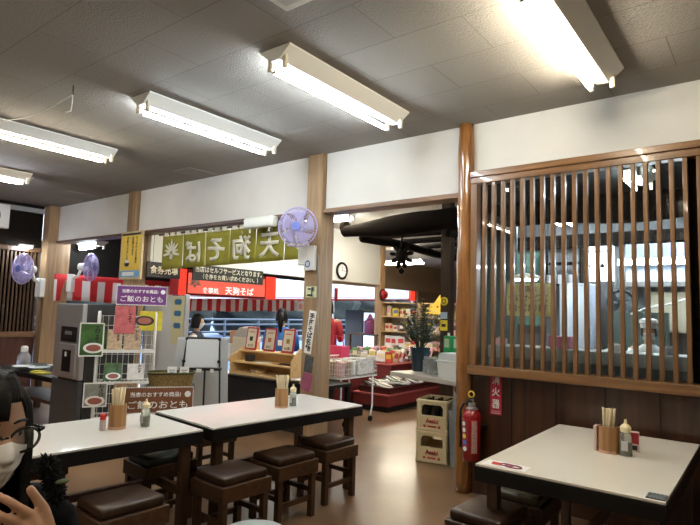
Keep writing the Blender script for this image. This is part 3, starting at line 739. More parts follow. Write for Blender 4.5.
o = MB().box(-.14, .14, -.11, .11, 0, .10, .004).box(-.12, .12, -.09, .09, .098, .104).build('paper_box', CREAMP, loc=(-6.98, 3.45, .62), rotz=R(5))
tag(o, 'cream paper box at the refrigerator end of the serving table', 'box')

# ------------------------------------------------------------------ wire rack with packets
RK = (-5.53, 3.25, 0); RKR = R(59)
def on_rack(x, y, z): return Matrix.Translation(RK) @ Matrix.Rotation(RKR, 4, 'Z') @ Vector((x, y, z))
t = thing('wire_rack', 'white wire display rack with packets beside the refrigerator', 'display rack', RK, RKR)
m = MB()
for sx in (-.29, .29):
    pts = [(sx, 0, 0), (sx, 0, 1.36), (sx, .03, 1.40), (sx, .06, 1.42), (sx, .27, 1.42), (sx, .3, 1.40), (sx, .32, 1.36), (sx, .32, 0)]
    m.tube(pts, .011, 8)
m.build('frame', WHITEP, t)
for sx in (-.29, .29):
    g = MB()
    for i in range(1, 7): g.cyl((sx, .32*i/7, .05), (sx, .32*i/7, 1.40), .003, n=5)
    for i in range(24): g.cyl((sx, 0, .08+.057*i), (sx, .32, .08+.057*i), .003, n=5)
    g.build('side_mesh', WHITEP, t)
g = MB()
for i in range(1, 11): g.cyl((-.29+.058*i-.029, .32, .05), (-.29+.058*i-.029, .32, 1.38), .003, n=5)
for i in range(13): g.cyl((-.29, .32, .08+.108*i), (.29, .32, .08+.108*i), .003, n=5)
g.build('back_mesh', WHITEP, t)
for z in (.30, .665, 1.0):
    g = MB()
    g.tube([(-.29, 0, z), (.29, 0, z), (.29, .32, z), (-.29, .32, z)], .008, 6, True)
    for i in range(1, 12): g.cyl((-.29+.0483*i, 0, z), (-.29+.0483*i, .32, z), .003, n=5)
    g.box(-.285, .285, -.012, -.006, z-.012, z+.02)
    g.build('shelf', WHITEP, t)
PC = dict(green=mat('packet_green', (.05, .13, .03), .35, noise=.5, nscale=9), pink=mat('packet_pink', (.48, .10, .11), .4, noise=.35, nscale=14),
          cream=mat('packet_cream', (.48, .34, .22), .45, noise=.35, nscale=30), yellow=mat('packet_yellow', (.60, .50, .03), .4, noise=.15), white=mat('packet_white', (.70, .66, .62), .45, noise=.2, nscale=20),
          brown=mat('packet_brown', (.33, .22, .13), .45, noise=.4, nscale=20), grey=mat('packet_grey', (.28, .28, .24), .45, noise=.4, nscale=15))
def packet(x, y, z, w, h, col, label, lean=-12, pic=None, strokes=0, border=None, yaw=0, name='food_packet'):
    t = thing(name, label, 'packet', on_rack(x, y, z), RKR + R(yaw))
    Mx = Matrix.Rotation(R(lean), 4, 'X')
    MB().box(-w/2, w/2, -.012, .012, 0, h, .006, M=Mx).build('pouch', PC[col], t)
    if border: 
        b = MB()
        for q in ((-w/2, w/2, 0, .012), (-w/2, w/2, h-.012, h), (-w/2, -w/2+.012, 0, h), (w/2-.012, w/2, 0, h)): b.box(q[0], q[1], -.017, -.008, q[2], q[3], M=Mx)
        b.build('border', WHITEC, t)
    if pic:
        MB().lathe([(0, .0), (.42*w*.8, .0), (.42*w, .003), (0, .004)], 20, (0, 0, 0), 1, .55, M=Mx @ Matrix.Translation((pic[0]*w, -.013, pic[1]*h)) @ Matrix.Rotation(PI/2, 4, 'X')).build('bowl_picture', WHITEC if len(pic) < 3 else pic[2], t)
        MB().lathe([(0, .0), (.3*w*.8, .0), (.3*w, .006), (0, .007)], 20, (0, 0, 0), 1, .5, M=Mx @ Matrix.Translation((pic[0]*w, -.013, pic[1]*h)) @ Matrix.Rotation(PI/2, 4, 'X')).build('food_picture', mat('food_red_brown', (.30, .09, .06), .5), t)
    if strokes:
        s = lettering({1: 'わさび', 2: 'しそ', 3: 'おかず', 4: 'みそ'}[strokes], w*.24, h*.66, w*.22, h*.5, -.016, INK, t, keep=False, bold=.02, vertical=True)
        s.matrix_parent_inverse.identity(); s.data.transform(Mx)
    return t
packet(-.34, -.05, .955, .235, .35, 'green', 'green packet with a bowl picture clipped to the rack\'s left front', 0, (.1, .25), 4, True)
packet(-.03, .05, 1.19, .21, .30, 'pink', 'pink packet on top of the cream packets on the upper shelf', -6, None, 2)
packet(-.12, .03, 1.015, .15, .22, 'cream', 'cream packet at the left of the upper shelf pair', -10, None, 3)
packet(.06, .03, 1.015, .17, .24, 'cream', 'cream packet at the right of the upper shelf pair', -10, None, 3)
packet(-.24, .12, 1.015, .12, .2, 'green', 'small green packet behind the clipped green packet', -8)
packet(.24, .14, 1.22, .24, .22, 'yellow', 'yellow packet with a black picture under the purple sign', -4, (-.28, .5, INK))
packet(-.12, .03, .69, .18, .20, 'green', 'green packet with a bowl picture on the middle shelf', -28, (.05, .22), 1)
packet(.11, .03, .69, .17, .19, 'white', 'white packet with dark writing on the middle shelf', -28, None, 3)
packet(-.27, -.03, .43, .23, .25, 'grey', 'grey-green packet with a pink dish clipped low on the rack', 0, (0, .25), 1, True)
packet(.02, -.03, .40, .23, .27, 'brown', 'brown packet with writing clipped low beside the grey-green one', 0, (0, .3, mat('brown_dish', (.2, .12, .06), .5)), 3)
def scallop_sign(name, label, loc, rotz, w, h, m, l1, l2):
    s = thing(name, label, 'sign', loc, rotz)
    MB().box(-w/2, w/2, 0, .006, -h/2, h/2).build('board', m, s)
    b = MB(); n = int(w/.016)
    for i in range(n):
        for zz in (-h/2, h/2): b.box(-w/2+w*i/n+.003, -w/2+w*(i+.6)/n+.003, -.003, .003, zz-.006, zz+.006)
    b.box(-w/2-.003, -w/2+.003, -.002, .005, -h/2, h/2).box(w/2-.003, w/2+.003, -.002, .005, -h/2, h/2)
    b.build('stamp_edge', WHITEC, s)
    lettering(l1, -.04*w, .22*h, w*.72, h*.2, -.003, WHITEC, s, keep=False, bold=.02)
    lettering(l2, 0, -.18*h, w*.85, h*.33, -.003, WHITEC, s, keep=False, bold=.014)
    MB().cyl((w*.42, -.004, .22*h), (w*.42, .002, .22*h), h*.12, n=18).build('round_mark', WHITEC, s)
    return s
scallop_sign('recommendation_sign', 'purple sign with white writing standing on top of the wire rack', on_rack(.13, .10, 1.61), RKR, .52, .21, mat('sign_purple', (.14, .025, .17), .5), '当店のおすすめ商品!', 'ご飯のおとも')
# stand with basket, brown sign
ST = (-4.93, 3.42, 0)
t = thing('display_stand', 'dark stand carrying a woven basket beside the wire rack', 'stand', ST, R(52))
MB().box(-.24, .24, -.15, .15, .66, .69, .003).build('shelf_board', BLACK, t)
for sx in (-.21, .21):
    for sy in (-.12, .12): MB().box(sx-.014, sx+.014, sy-.014, sy+.014, 0, .66).build('leg', BLACK, t)
MB().box(-.2, .2, -.13, .13, .30, .32).build('lower_shelf', BLACK, t)
BASK = mat('wicker', (.26, .17, .055), .8, noise=.5, nscale=60, bump=.8, bscale=90)
t = thing('woven_basket', 'oblong woven basket with a dark rim and two white cards', 'basket', (ST[0], ST[1], .69), R(52))
MB().grid(40, 6, lambda u, v: ((.20+.025*v)*(abs(math.cos(2*PI*u))**.5)*(1 if math.cos(2*PI*u) > 0 else -1), (.115+.02*v)*(abs(math.sin(2*PI*u))**.5)*(1 if math.sin(2*PI*u) > 0 else -1), .13*v+.003*math.sin(u*2*PI*30+v*20)), True).build('basket_wall', BASK, t, thick=.008)
MB().grid(40, 1, lambda u, v: (.2*v*(abs(math.cos(2*PI*u))**.5)*(1 if math.cos(2*PI*u) > 0 else -1), .115*v*(abs(math.sin(2*PI*u))**.5)*(1 if math.sin(2*PI*u) > 0 else -1), .004), True).build('basket_floor', BASK, t)
MB().tube([((.227)*(abs(math.cos(2*PI*k/40))**.5)*(1 if math.cos(2*PI*k/40) > 0 else -1), .137*(abs(math.sin(2*PI*k/40))**.5)*(1 if math.sin(2*PI*k/40) > 0 else -1), .133) for k in range(40)], .011, 6, True).build('rim', mat('dark_green_rim', (.05, .055, .015), .7, noise=.5, nscale=50), t, smooth=True)
for x, l in ((.01, 'white price card in the middle of the basket'), (.13, 'white price card at the right end of the basket')):
    p = Matrix.Translation((ST[0], ST[1], 0)) @ Matrix.Rotation(R(52), 4, 'Z') @ Vector((x, -.10, .83))
    c = thing('price_card', l, 'card', p, R(52)); MB().box(-.045, .045, -.002, .002, -.03, .06, .001).build('card', WHITEC, c)
    MB().box(-.03, .03, -.004, -.002, .02, .03).box(-.025, .02, -.004, -.002, 0, .01).build('print', mat('grey_ink', (.35, .35, .35), .7), c)
p = Matrix.Translation(ST) @ Matrix.Rotation(R(52), 4, 'Z') @ Vector((-.10, -.175, .57))
scallop_sign('recommendation_sign', 'brown sign with white writing in front of the basket stand', p, R(55), .66, .25, mat('sign_brown', (.20, .075, .03), .5), '当店のおすすめ商品!', 'ご飯のおとも')

# ------------------------------------------------------------------ easel and boards, ticket machine
t = thing('grey_panel', 'large grey board leaning behind the black easel', 'board', (-5.62, 4.30, 0), R(42))
Mx = Matrix.Rotation(R(-7), 4, 'X')
MB().prism([(-.37, 0), (.37, 0), (.31, 1.12), (-.31, 1.12)], 1, 0, .02).build('board', GREYP, t)
MB().box(-.31, .31, -.004, .024, 1.10, 1.125).build('top_edge', mat('pale_grey_edge', (.55, .56, .56), .5), t)
t.rotation_euler.x = R(-6)
t = thing('easel', 'black folding easel holding a blank light grey board', 'easel', (-5.36, 4.11, 0), R(42))
for sx in (-1, 1): MB().cyl((sx*.19, .10, 1.14), (sx*.27, -.06, 0), .011, n=8).build('leg', BLACKM, t)
MB().cyl((.03, .12, .82), (.03, .16, 0), .011, n=8).build('leg', BLACKM, t)
MB().cyl((-.19, .10, 1.13), (.19, .10, 1.13), .012, n=8).build('top_bar', BLACKM, t)
MB().box(-.24, .24, -.03, .07, .76, .79, .003).build('tray', BLACKM, t)
for sx, z in ((-.205, .86), (.205, .86), (-.19, 1.12), (.19, 1.12)): MB().ball((sx, .04 if z < 1 else .09, z), .022, u=10, v=8).build('knob', BLACK, t)
MB().box(-.04, .02, -.035, -.028, .74, .78).box(.12, .16, -.035, -.028, .74, .78).build('clip', WHITEC, t)
o = MB().box(-.19, .19, -.006, .006, 0, .33, .002).build('blank_board', mat('board_face', (.58, .60, .62), .5))
o.location = Matrix.Translation((-5.36, 4.11, 0)) @ Matrix.Rotation(R(42), 4, 'Z') @ Vector((0, .035, .79)); o.rotation_euler = (R(-8), 0, R(42)); tag(o, 'blank light grey board resting on the easel tray', 'board')
t = thing('partition_panel', 'white free-standing panel with a yellow strip of blue labels beside the wire rack', 'panel', (-7.2, 4.88, 0))
MB().box(-.60, .40, 0, .06, .03, 1.66, .006).build('panel_board', mat('machine_white', (.66, .66, .63), .45), t)
MB().box(-.63, -.60, -.01, .07, 0, 1.68, .004).box(.40, .42, -.01, .07, 0, 1.68, .004).build('frame_post', STEEL, t)
MB().box(.10, .38, -.006, .0, .95, 1.64).build('yellow_strip', mat('pale_yellow', (.72, .66, .36), .5), t)
for z in (1.57, 1.40, 1.22): MB().box(.17, .31, -.012, -.004, z-.04, z+.04, .003).box(.155, .325, -.010, -.004, z-.018, z+.018).build('blue_label', mat('button_blue', (.05, .18, .34), .4), t)
for k in (-.615, .41): MB().box(k-.02, k+.02, -.2, .26, 0, .03, .004).build('foot', STEEL, t)

# ------------------------------------------------------------------ ticket desk
t = thing('ticket_desk', 'black low table under the pale wooden ticket counter', 'table', (-5.2, 5.0, 0))
MB().box(-.80, .95, 0, .62, .56, .60, .004).build('tabletop', BLACK, t)
MB().box(-.78, .93, .03, .06, 0, .56).build('front_panel', mat('black_panel', (.012, .011, .012), .5), t)
for sx in (-.76, .91):
    for sy in (.1, .57): MB().box(sx-.025, sx+.025, sy-.025, sy+.025, 0, .56).build('leg', BLACK, t)
t = thing('ticket_counter', 'pale wooden counter box with a shelf, menus standing on it', 'counter', (-5.2, 5.08, .60))
MB().box(-.78, .55, 0, .52, 0, .03, .003).build('base_board', LIGHTW, t)
MB().box(-.78, .37, .04, .36, .155, .178, .003).build('shelf', LIGHTW, t)
MB().box(-.78, .37, .36, .385, .03, .30, .003).build('back_panel', LIGHTW, t)
MB().box(-.78, .37, .18, .40, .30, .322, .003).build('top_ledge', LIGHTW, t)
for x in (-.79, ): MB().prism([(0, 0), (.525, 0), (.525, .42), (.36, .42), (.0, .24)], 0, x, x+.02).build('side_panel', LIGHTW, t)
MB().prism([(0, 0), (.525, 0), (.525, .48), (.15, .40), (.0, .24)], 0, .37, .395).build('side_panel', LIGHTW, t)
for i, (x, l) in enumerate([(-.50, 'red-framed menu card at the left on the ticket counter'), (-.13, 'red-framed menu card in the middle of the ticket counter'), (.22, 'red-framed menu card at the right in front of the blue vest')]):
    c = thing('menu_card', l, 'menu card', (-5.36+x, 5.33, .925), R(2)); Mx = Matrix.Rotation(R(-8), 4, 'X')
    MB().box(-.108, .108, 0, .02, 0, .32, .006, M=Mx).build('frame', CRIM, c)
    MB().box(-.084, .084, -.004, .001, .026, .298, M=Mx).build('sheet', CREAMP, c)
    q = lettering(['天そば', 'きのこ', '山菜'][i], 0, .06, .10, .035, -.007, INK, c, keep=False); q.data.transform(Mx)
    MB().box(-.03, .03, -.008, -.003, .125, .185, .006, M=Mx).build('picture', [INK, mat('dish_orange', (.5, .16, .05), .5), mat('dish_ochre', (.42, .25, .05), .5)][i], c)
    MB().box(-.05, .05, -.007, -.003, .245, .256, M=Mx).build('red_bar', REDINK, c)
o = MB().box(-.05, .05, -.05, .05, 0, .09, .004).box(-.04, .04, -.04, .04, .088, .092).build('pen_box', mat('dark_box', (.03, .025, .02), .5), loc=(-5.73, 5.22, .779)); tag(o, 'small dark box at the left of the ticket counter shelf', 'box')
o = MB().box(-.12, .12, -.04, .04, 0, .012, .003).box(-.1, .1, -.03, .03, .01, .02, .003).build('cash_tray', BLACK, loc=(-5.03, 5.22, .779)); tag(o, 'black cash tray on the ticket counter shelf', 'tray')
o = MB().box(-.10, .10, -.06, .06, 0, .006, .001).build('paper_slip', WHITEC, loc=(-5.45, 5.22, .779), rotz=R(30)); tag(o, 'white paper slip on the ticket counter shelf', 'paper')
o = MB().lathe([(0, 0), (.09, 0), (.11, .05), (.105, .05), (.085, .008), (0, .008)], 24).build('tray_bowl', mat('wooden_bowl', (.5, .36, .2), .5), smooth='auto', loc=(-5.55, 5.22, .63)); tag(o, 'shallow wooden bowl under the ticket counter shelf', 'bowl')
t = thing('cash_register', 'cream cash register behind the ticket counter menus', 'cash register', (-6.52, 5.70, .72))
MB().box(-.16, .16, 0, .3, 0, .34, .01).build('register_body', IVORY, t)
MB().prism([(0, .34), (.3, .34), (.28, .50), (.12, .48)], 0, -.15, .15).build('display_head', mat('register_grey', (.32, .30, .30), .5), t)
t = thing('side_desk', 'low desk behind the ticket counter carrying the cash register', 'desk', (-6.25, 5.66, 0))
MB().box(-.75, -.10, 0, .6, .68, .72, .003).build('desktop', LIGHTW, t)
for sx in (-.7, -.15):
    for sy in (.05, .55): MB().box(sx-.02, sx+.02, sy-.02, sy+.02, 0, .68).build('leg', BLACKM, t)
for i, (x, y, m_, w, h, l) in enumerate([(-6.86, 5.95, 'peach', .22, .42, 'peach-coloured carton left of the cash register'), (-6.83, 5.78, 'white', .2, .22, 'white carton in front of the peach one')]):
    mm = mat('carton_peach', (.62, .34, .22), .6) if i == 0 else WHITEC
    o = MB().box(-w/2, w/2, -.06, .06, 0, h, .004).box(-w/2+.02, w/2-.02, -.062, -.058, h*.3, h*.7).build('carton', mm, loc=(x, y, .72)); tag(o, l, 'carton')
# papers on the table by the post
rn = random.Random(3)
for i in range(9):
    x = -4.78 + (i % 5)*.10 + rn.uniform(-.03, .03); y = 5.08 + (i//5)*.13
    o = MB().box(-.075, .075, -.055, .055, 0, .012 + .004*(i % 3), .003).box(-.05, .03, -.03, .03, .012 + .004*(i % 3), .016+.004*(i % 3)).build('leaflet', [PC['cream'], WHITEC, mat('leaflet_pink', (.62, .40, .34), .6)][i % 3], loc=(x, y, .63 if x < -4.65 else .60), rotz=rn.uniform(-.6, .6))
    tag(o, 'small leaflet lying among others on the ticket table near the square post', 'leaflet', 'leaflets on the ticket table')
t = thing('sauce_bottle', 'small dark bottle with yellow label next to the square post', 'bottle', (-4.50, 5.35, .60))
MB().lathe([(0, 0), (.045, 0), (.045, .15), (.018, .2), (.018, .25), (0, .25)], 16).build('bottle_body', mat('dark_glass', (.05, .02, .01), .15), t, smooth='auto')
MB().lathe([(.046, .03), (.046, .12)], 16).build('label', mat('bottle_yellow', (.7, .55, .05), .5), t, smooth=True)
# ------------------------------------------------------------------ shop: beams, lantern, clock
t = thing('roof_beam', 'thick black old roof beam under the shop ceiling', 'beam', (0, 6.6, 2.77))
bm_ = MB()
def f(u, v):
    x = -5.22 + 5.4*u; a = 2*PI*v; ry = .12 + .012*math.sin(3*x+1); rz = (.10 + .06*min(1, u*4)) + .015*math.sin(4*x)
    return (x, ry*math.cos(a), rz*math.sin(a) + .03*math.sin(1.5*x))
bm_.grid(40, 16, f); bm_.build('beam_trunk', DARKW, t, smooth=True)
MB().cyl((-5.25, 0, .03), (-5.18, 0, .03), .10, n=16).build('beam_end', DARKW, t)
for i, (xx, l) in enumerate([(-4.96, 'long black beam running back from the left end of the thick beam'), (-3.5, 'long black beam running back behind the leaf-shaped lantern')]):
    o = MB().tube([(xx, 6.72, 2.64), (xx+.03, 7.8, 2.66), (xx-.02, 9.0, 2.63), (xx, 10.6, 2.64)], [.075, .07, .075, .065], 10).build('cross_beam', DARKY, smooth=True); tag(o, l, 'beam')
for i in range(5):
    y = 7.35+.72*i
    o = MB().tube([(-5.25, y, 2.745), (-4.4, y+.02, 2.755), (-3.6, y, 2.745)], .048, 8).build('rafter', DARKW, smooth=True); tag(o, 'slim black rafter lying across the long beams', 'rafter', 'black rafters of the shop roof')
struct('trim_13', MB().box(-3.62, -3.48, 6.75, 6.89, 0, 3.28, .006), wood('dark_post_wood', (.016, .007, .004), (.04, .018, .009), 2, 14, .4))
t = thing('hanging_lantern', 'black leaf-shaped lantern hanging below the beams', 'lantern', (-4.36, 6.9, 2.36))
m = MB()
for k in range(9):
    a = 2*PI*k/9+PI/2; 
    pts = [(.05*math.cos(a-.35), .05*math.sin(a-.35)), (.17*math.cos(a-.16), .17*math.sin(a-.16)), (.205*math.cos(a), .205*math.sin(a)), (.17*math.cos(a+.16), .17*math.sin(a+.16)), (.05*math.cos(a+.35), .05*math.sin(a+.35))]
    m.prism(pts, 1, -.03, .03)
m.ball((0, 0, 0), .105, .07, .105)
m.build('leaf_shade', DARKW, t)
MB().cyl((0, 0, .2), (0, 0, .45), .012, n=8).build('hanging_rod', DARKW, t)
MB().lathe([(0, -.28), (.03, -.26), (.045, -.23), (.02, -.2), (.0, -.19)], 12).build('bottom_finial', DARKW, t)
t = thing('wall_clock', 'round black-rimmed clock on the hung white wall', 'clock', (-7.39, 9.25, 2.38), PI/2); t.scale = (.88, 1, .88)
MB().tube([(.19*math.cos(2*PI*k/36), -.03, .19*math.sin(2*PI*k/36)) for k in range(36)], .028, 8, True).build('rim', BLACK, t, smooth=True)
MB().cyl((0, 0, 0), (0, -.03, 0), .19, n=32).build('dial', WHITEC, t)
MB().box(-.006, .006, -.036, -.032, 0, .11).build('hour_hand', INK, t); MB().box(0, .14, -.036, -.032, -.005, .005).build('minute_hand', INK, t)
mk = MB()
for k in range(12): mk.box(-.004, .004, -.034, -.031, .13, .155, M=Matrix.Rotation(PI*k/6, 4, 'Y'))
mk.build('hour_marks', INK, t)
t = thing('alarm_lamp', 'round red alarm lamp on the shop post', 'lamp', (-7.36, 10.84, 1.93), PI/2)
MB().lathe([(.11, 0), (.12, .03), (.08, .10), (0, .13)], 20, M=Matrix.Rotation(PI/2, 4, 'X')).build('lamp_dome', mat('alarm_red', (.3, .01, .01), .25), t, smooth='auto')
MB().cyl((0, 0, 0), (0, -.02, 0), .14, n=20).build('base_plate', BLACK, t)
s = thing('post_poster', 'long white poster with faint print on the shop post', 'poster', (-7.365, 10.85, 1.12), PI/2)
MB().box(-.10, .16, -.004, 0, -.40, .33).build('sheet', WHITEC, s)
pm = MB()
for i in range(9): pm.box(-.07, .12 - .03*(i % 3), -.007, -.003, .25-.07*i, .272-.07*i)
pm.build('print', mat('lilac_print', (.5, .42, .55), .6), s)

# ------------------------------------------------------------------ counter, crates, bin
CT = (-2.75, 5.48, 0); CTR = R(-15)
def on_ct(x, y, z): return Matrix.Translation(CT) @ Matrix.Rotation(CTR, 4, 'Z') @ Vector((x, y, z))
t = thing('service_counter', 'grey-beige counter slab reaching out behind the round post', 'counter', CT, CTR)
MB().box(-.74, .9, -.28, .36, .775, .825, .005).build('counter_top', mat('beige_slab', (.46, .42, .36), .4), t)
MB().box(-.02, .9, .06, .34, 0, .775, .004).build('counter_base', REDW, t)
t = thing('potted_plant', 'dark feathery plant in a tall blue-black vase on the counter', 'plant', on_ct(-.60, .06, .825))
MB().lathe([(0, 0), (.085, 0), (.105, .12), (.118, .27), (.12, .28), (.10, .28), (0, .25)], 24).build('vase', mat('navy_glaze', (.012, .028, .042), .25), t, smooth='auto')
rp = random.Random(11); lf = MB()
for i in range(70):
    a = rp.uniform(0, 2*PI); H_ = rp.uniform(.25, .62); sp = rp.uniform(.05, .27)
    base = Vector((.03*math.cos(a), .03*math.sin(a), .26)); tip = Vector((sp*math.cos(a), sp*math.sin(a), .26+H_*(1-.5*(sp/.27)**2)))
    ctl = (base+tip)/2 + Vector((0, 0, .08))
    P = [base*(1-u)**2 + ctl*2*u*(1-u) + tip*u*u for u in [j/7 for j in range(8)]]
    lf.tube(P, .0025, 4)
    for j in range(2, 8):
        for sd in (-1, 1):
            dv = Vector((math.cos(a+sd*1.2), math.sin(a+sd*1.2), .35)).normalized(); L = .075*(1-.06*j)
            n = dv.orthogonal().normalized()*.009; q = P[j]
            vs = [lf.b.verts.new(c) for c in (q, q+dv*L*.5+n, q+dv*L, q+dv*L*.5-n)]; lf.b.faces.new(vs)
lf.build('foliage', mat('dark_foliage', (.018, .035, .014), .6, noise=.4, nscale=15), t)
for i, (x, y) in enumerate([(-.40, .0), (-.26, -.04)]):
    t = thing('glass_jar', ['clear glass jar beside the dark vase', 'clear glass jar against the white tub'][i], 'jar', on_ct(x, y, .825))
    MB().lathe([(0, 0), (.055, 0), (.062, .02), (.062, .15), (.05, .165)], 20).build('jar_body', mat('jar_glass', (.75, .78, .78), .06, trans=.8), t, smooth='auto', thick=.004)
    MB().lathe([(.05, .162), (.052, .185), (0, .19)], 20).build('lid', STEEL, t, smooth='auto')
t = thing('lidded_tub', 'white lidded plastic tub on the counter next to the round post', 'tub', on_ct(.06, -.06, .825), CTR)
MB().prism([(-.13, 0), (.13, 0), (.155, .17), (-.155, .17)], 1, -.12, .12).build('tub_body', mat('tub_white', (.66, .66, .62), .4), t)
MB().box(-.165, .165, -.13, .13, .168, .185, .004).prism([(-.155, .185), (.155, .185), (.13, .26), (-.13, .26)], 1, -.11, .11).build('lid', mat('lid_frosted', (.60, .63, .61), .35), t)
for i, (x, y) in enumerate([(-.25, .17), (-.13, .19)]):
    t = thing('green_carton', ['green detergent pack behind the white tub', 'green detergent pack nearest the round post'][i], 'pack', on_ct(x, y, .825), CTR)
    MB().box(-.052, .052, -.03, .03, 0, .43, .006).build('pack_body', mat('pack_green', (.02, .30, .08), .4), t)
    MB().box(-.035, .035, -.032, -.028, .30, .40).build('pale_label', mat('pack_label', (.45, .55, .35), .5), t)
    MB().cyl((0, 0, .43), (0, 0, .465), .014, n=10).build('cap', WHITEP, t)
CRATE = mat('crate_cream', (.62, .50, .28), .5)
def crate(z, label, full):
    t = thing('beer_crate', label, 'crate', (-2.80, 5.205, z), R(10), 'beer crates')
    w, d, h = .165, .19, .312
    m = MB()
    for y0_, y1_ in ((-d, -d+.014), (d-.014, d)):
        m.box(-w, w, y0_, y1_, 0, .155, .003).box(-w, w, y0_, y1_, .262, h, .003).box(-w, -w+.05, y0_, y1_, .15, .27).box(w-.05, w, y0_, y1_, .15, .27)
        m.prism([(-w+.05, .27), (-w+.05, .235), (-w+.075, .262)], 1, y0_, y1_).prism([(w-.05, .27), (w-.05, .235), (w-.075, .262)], 1, y0_, y1_)
    for x0_, x1_ in ((-w, -w+.014), (w-.014, w)):
        m.box(x0_, x1_, -d, d, 0, h, .003)
    m.box(-w, w, -d, d, 0, .015)
    m.build('crate_body', CRATE, t)
    r_ = MB()
    for zz in (.006, .285): r_.box(-w-.006, w+.006, -d-.006, -d+.004, zz, zz+.022, .002).box(w-.004, w+.006, -d-.006, d+.006, zz, zz+.022, .002).box(-w-.006, -w+.004, -d-.006, d+.006, zz, zz+.022, .002)
    for sx in (-w+.02, w-.02): r_.box(sx-.008, sx+.008, -d-.005, -d+.004, .02, .29, .002)
    r_.build('rib', mat('crate_rib', (.66, .54, .32), .5), t)
    lettering('Asahi', .0, .105, .135, .045, -d-.003, mat('crate_red', (.45, .04, .03), .5), t, bold=.03)
    MB().box(-.09, -.065, -d-.003, -d, .035, .06).box(-.045, .045, -d-.003, -d, .04, .056).box(.065, .09, -d-.003, -d, .035, .06).build('small_print', mat('crate_red', (.45, .04, .03), .5), t)
    return t
crate(.003, 'lower cream beer crate with red lettering on the floor', False)
crate(.315, 'upper cream beer crate filled with dark bottles', True)
BOT = mat('beer_bottle', (.012, .008, .006), .15)
src = None
for i in range(3):
    for j in range(4):
        p = Matrix.Translation((-2.80, 5.205, 0)) @ Matrix.Rotation(R(10), 4, 'Z') @ Vector((-.10+.10*i, -.132+.088*j, .332))
        if src is None:
            src = MB().lathe([(0, 0), (.036, 0), (.038, .01), (.038, .15), (.016, .215), (.014, .27), (.016, .275), (.016, .285), (0, .287)], 14).build('beer_bottle', BOT, smooth='auto', loc=p)
            o = src
        else: o = src.copy(); COL.objects.link(o); o.location = p
        tag(o, 'dark brown beer bottle standing in the upper cream crate', 'bottle', 'bottles in the upper crate')
t = thing('waste_bin', 'grey bin lined with a clear bag beside the beer crates', 'bin', (-2.44, 5.17, 0))
MB().prism([(-.12, 0), (.12, 0), (.15, .55), (-.15, .55)], 1, -.14, .14).build('bin_body', mat('bin_grey', (.17, .18, .185), .5), t)
MB().grid(24, 6, lambda u, v: ((.155+.02*math.sin(9*u*2*PI)*v - .05*v*v)*(abs(math.cos(2*PI*u))**.6)*(1 if math.cos(2*PI*u) > 0 else -1), (.145+.02*math.cos(7*u*2*PI)*v - .05*v*v)*(abs(math.sin(2*PI*u))**.6)*(1 if math.sin(2*PI*u) > 0 else -1), .42+.30*v), True).build('bag_liner', mat('bag_film', (.34, .36, .36), .3, alpha=.5), t, smooth=True)

# ------------------------------------------------------------------ trolley basket
t = thing('wire_trolley', 'white wire basket trolley on casters behind the square post', 'trolley', (-4.68, 6.03, 0))
g = MB(); X, Y_, Z0, Z1 = .23, .42, .62, .88
for z in (Z0, Z1): g.tube([(-X, -Y_, z), (X, -Y_, z), (X, Y_, z), (-X, Y_, z)], .009, 6, True)
for i in range(0, 25):
    y = -Y_+2*Y_*i/24
    for x in (-X, X): g.cyl((x, y, Z0), (x, y, Z1), .003, n=4)
    g.cyl((-X, y, Z0), (X, y, Z0), .003, n=4)
for i in range(0, 12):
    x = -X+2*X*i/11
    for y in (-Y_, Y_): g.cyl((x, y, Z0), (x, y, Z1), .003, n=4)
for z in (.68, .74, .80): g.tube([(-X, -Y_, z), (X, -Y_, z), (X, Y_, z), (-X, Y_, z)], .003, 4, True)
g.build('basket', WHITEP, t)
for sx in (-1, 1):
    for sy in (-1, 1):
        l = MB().tube([(sx*X*.9, sy*Y_*.85, Z0), (sx*X*.9, sy*Y_*.85, .2), (sx*X, sy*Y_*.68, .08)], .012, 8).build('leg', WHITEP, t, smooth=True)
        MB().cyl((sx*X-.014, sy*Y_*.68, .038), (sx*X+.014, sy*Y_*.68, .038), .038, n=14).build('caster', BLACK, l)
MB().box(X+.006, X+.010, -.05, .32, .66, .86).build('price_board', mat('price_white', (.74, .70, .66), .6, noise=.45, nscale=38), t)
for i in range(18):
    x = -4.68-.15+.15*(i % 3); y = 6.03-.335+.134*(i//3)
    o = MB().box(-.06, .06, -.05, .05, 0, .20, .015, M=Matrix.Rotation(rn.uniform(-.3, .3), 4, 'Y')).box(-.03, .03, -.052, -.048, .06, .13).build('snack_bag', [WHITEC, PC['cream'], mat('bag_pinkish', (.62, .38, .36), .5), PC['white']][i % 4], loc=(x, y, .645), rotz=rn.uniform(-.4, .4))
    tag(o, 'small snack bag standing in the white wire trolley', 'snack bag', 'snack bags in the trolley')

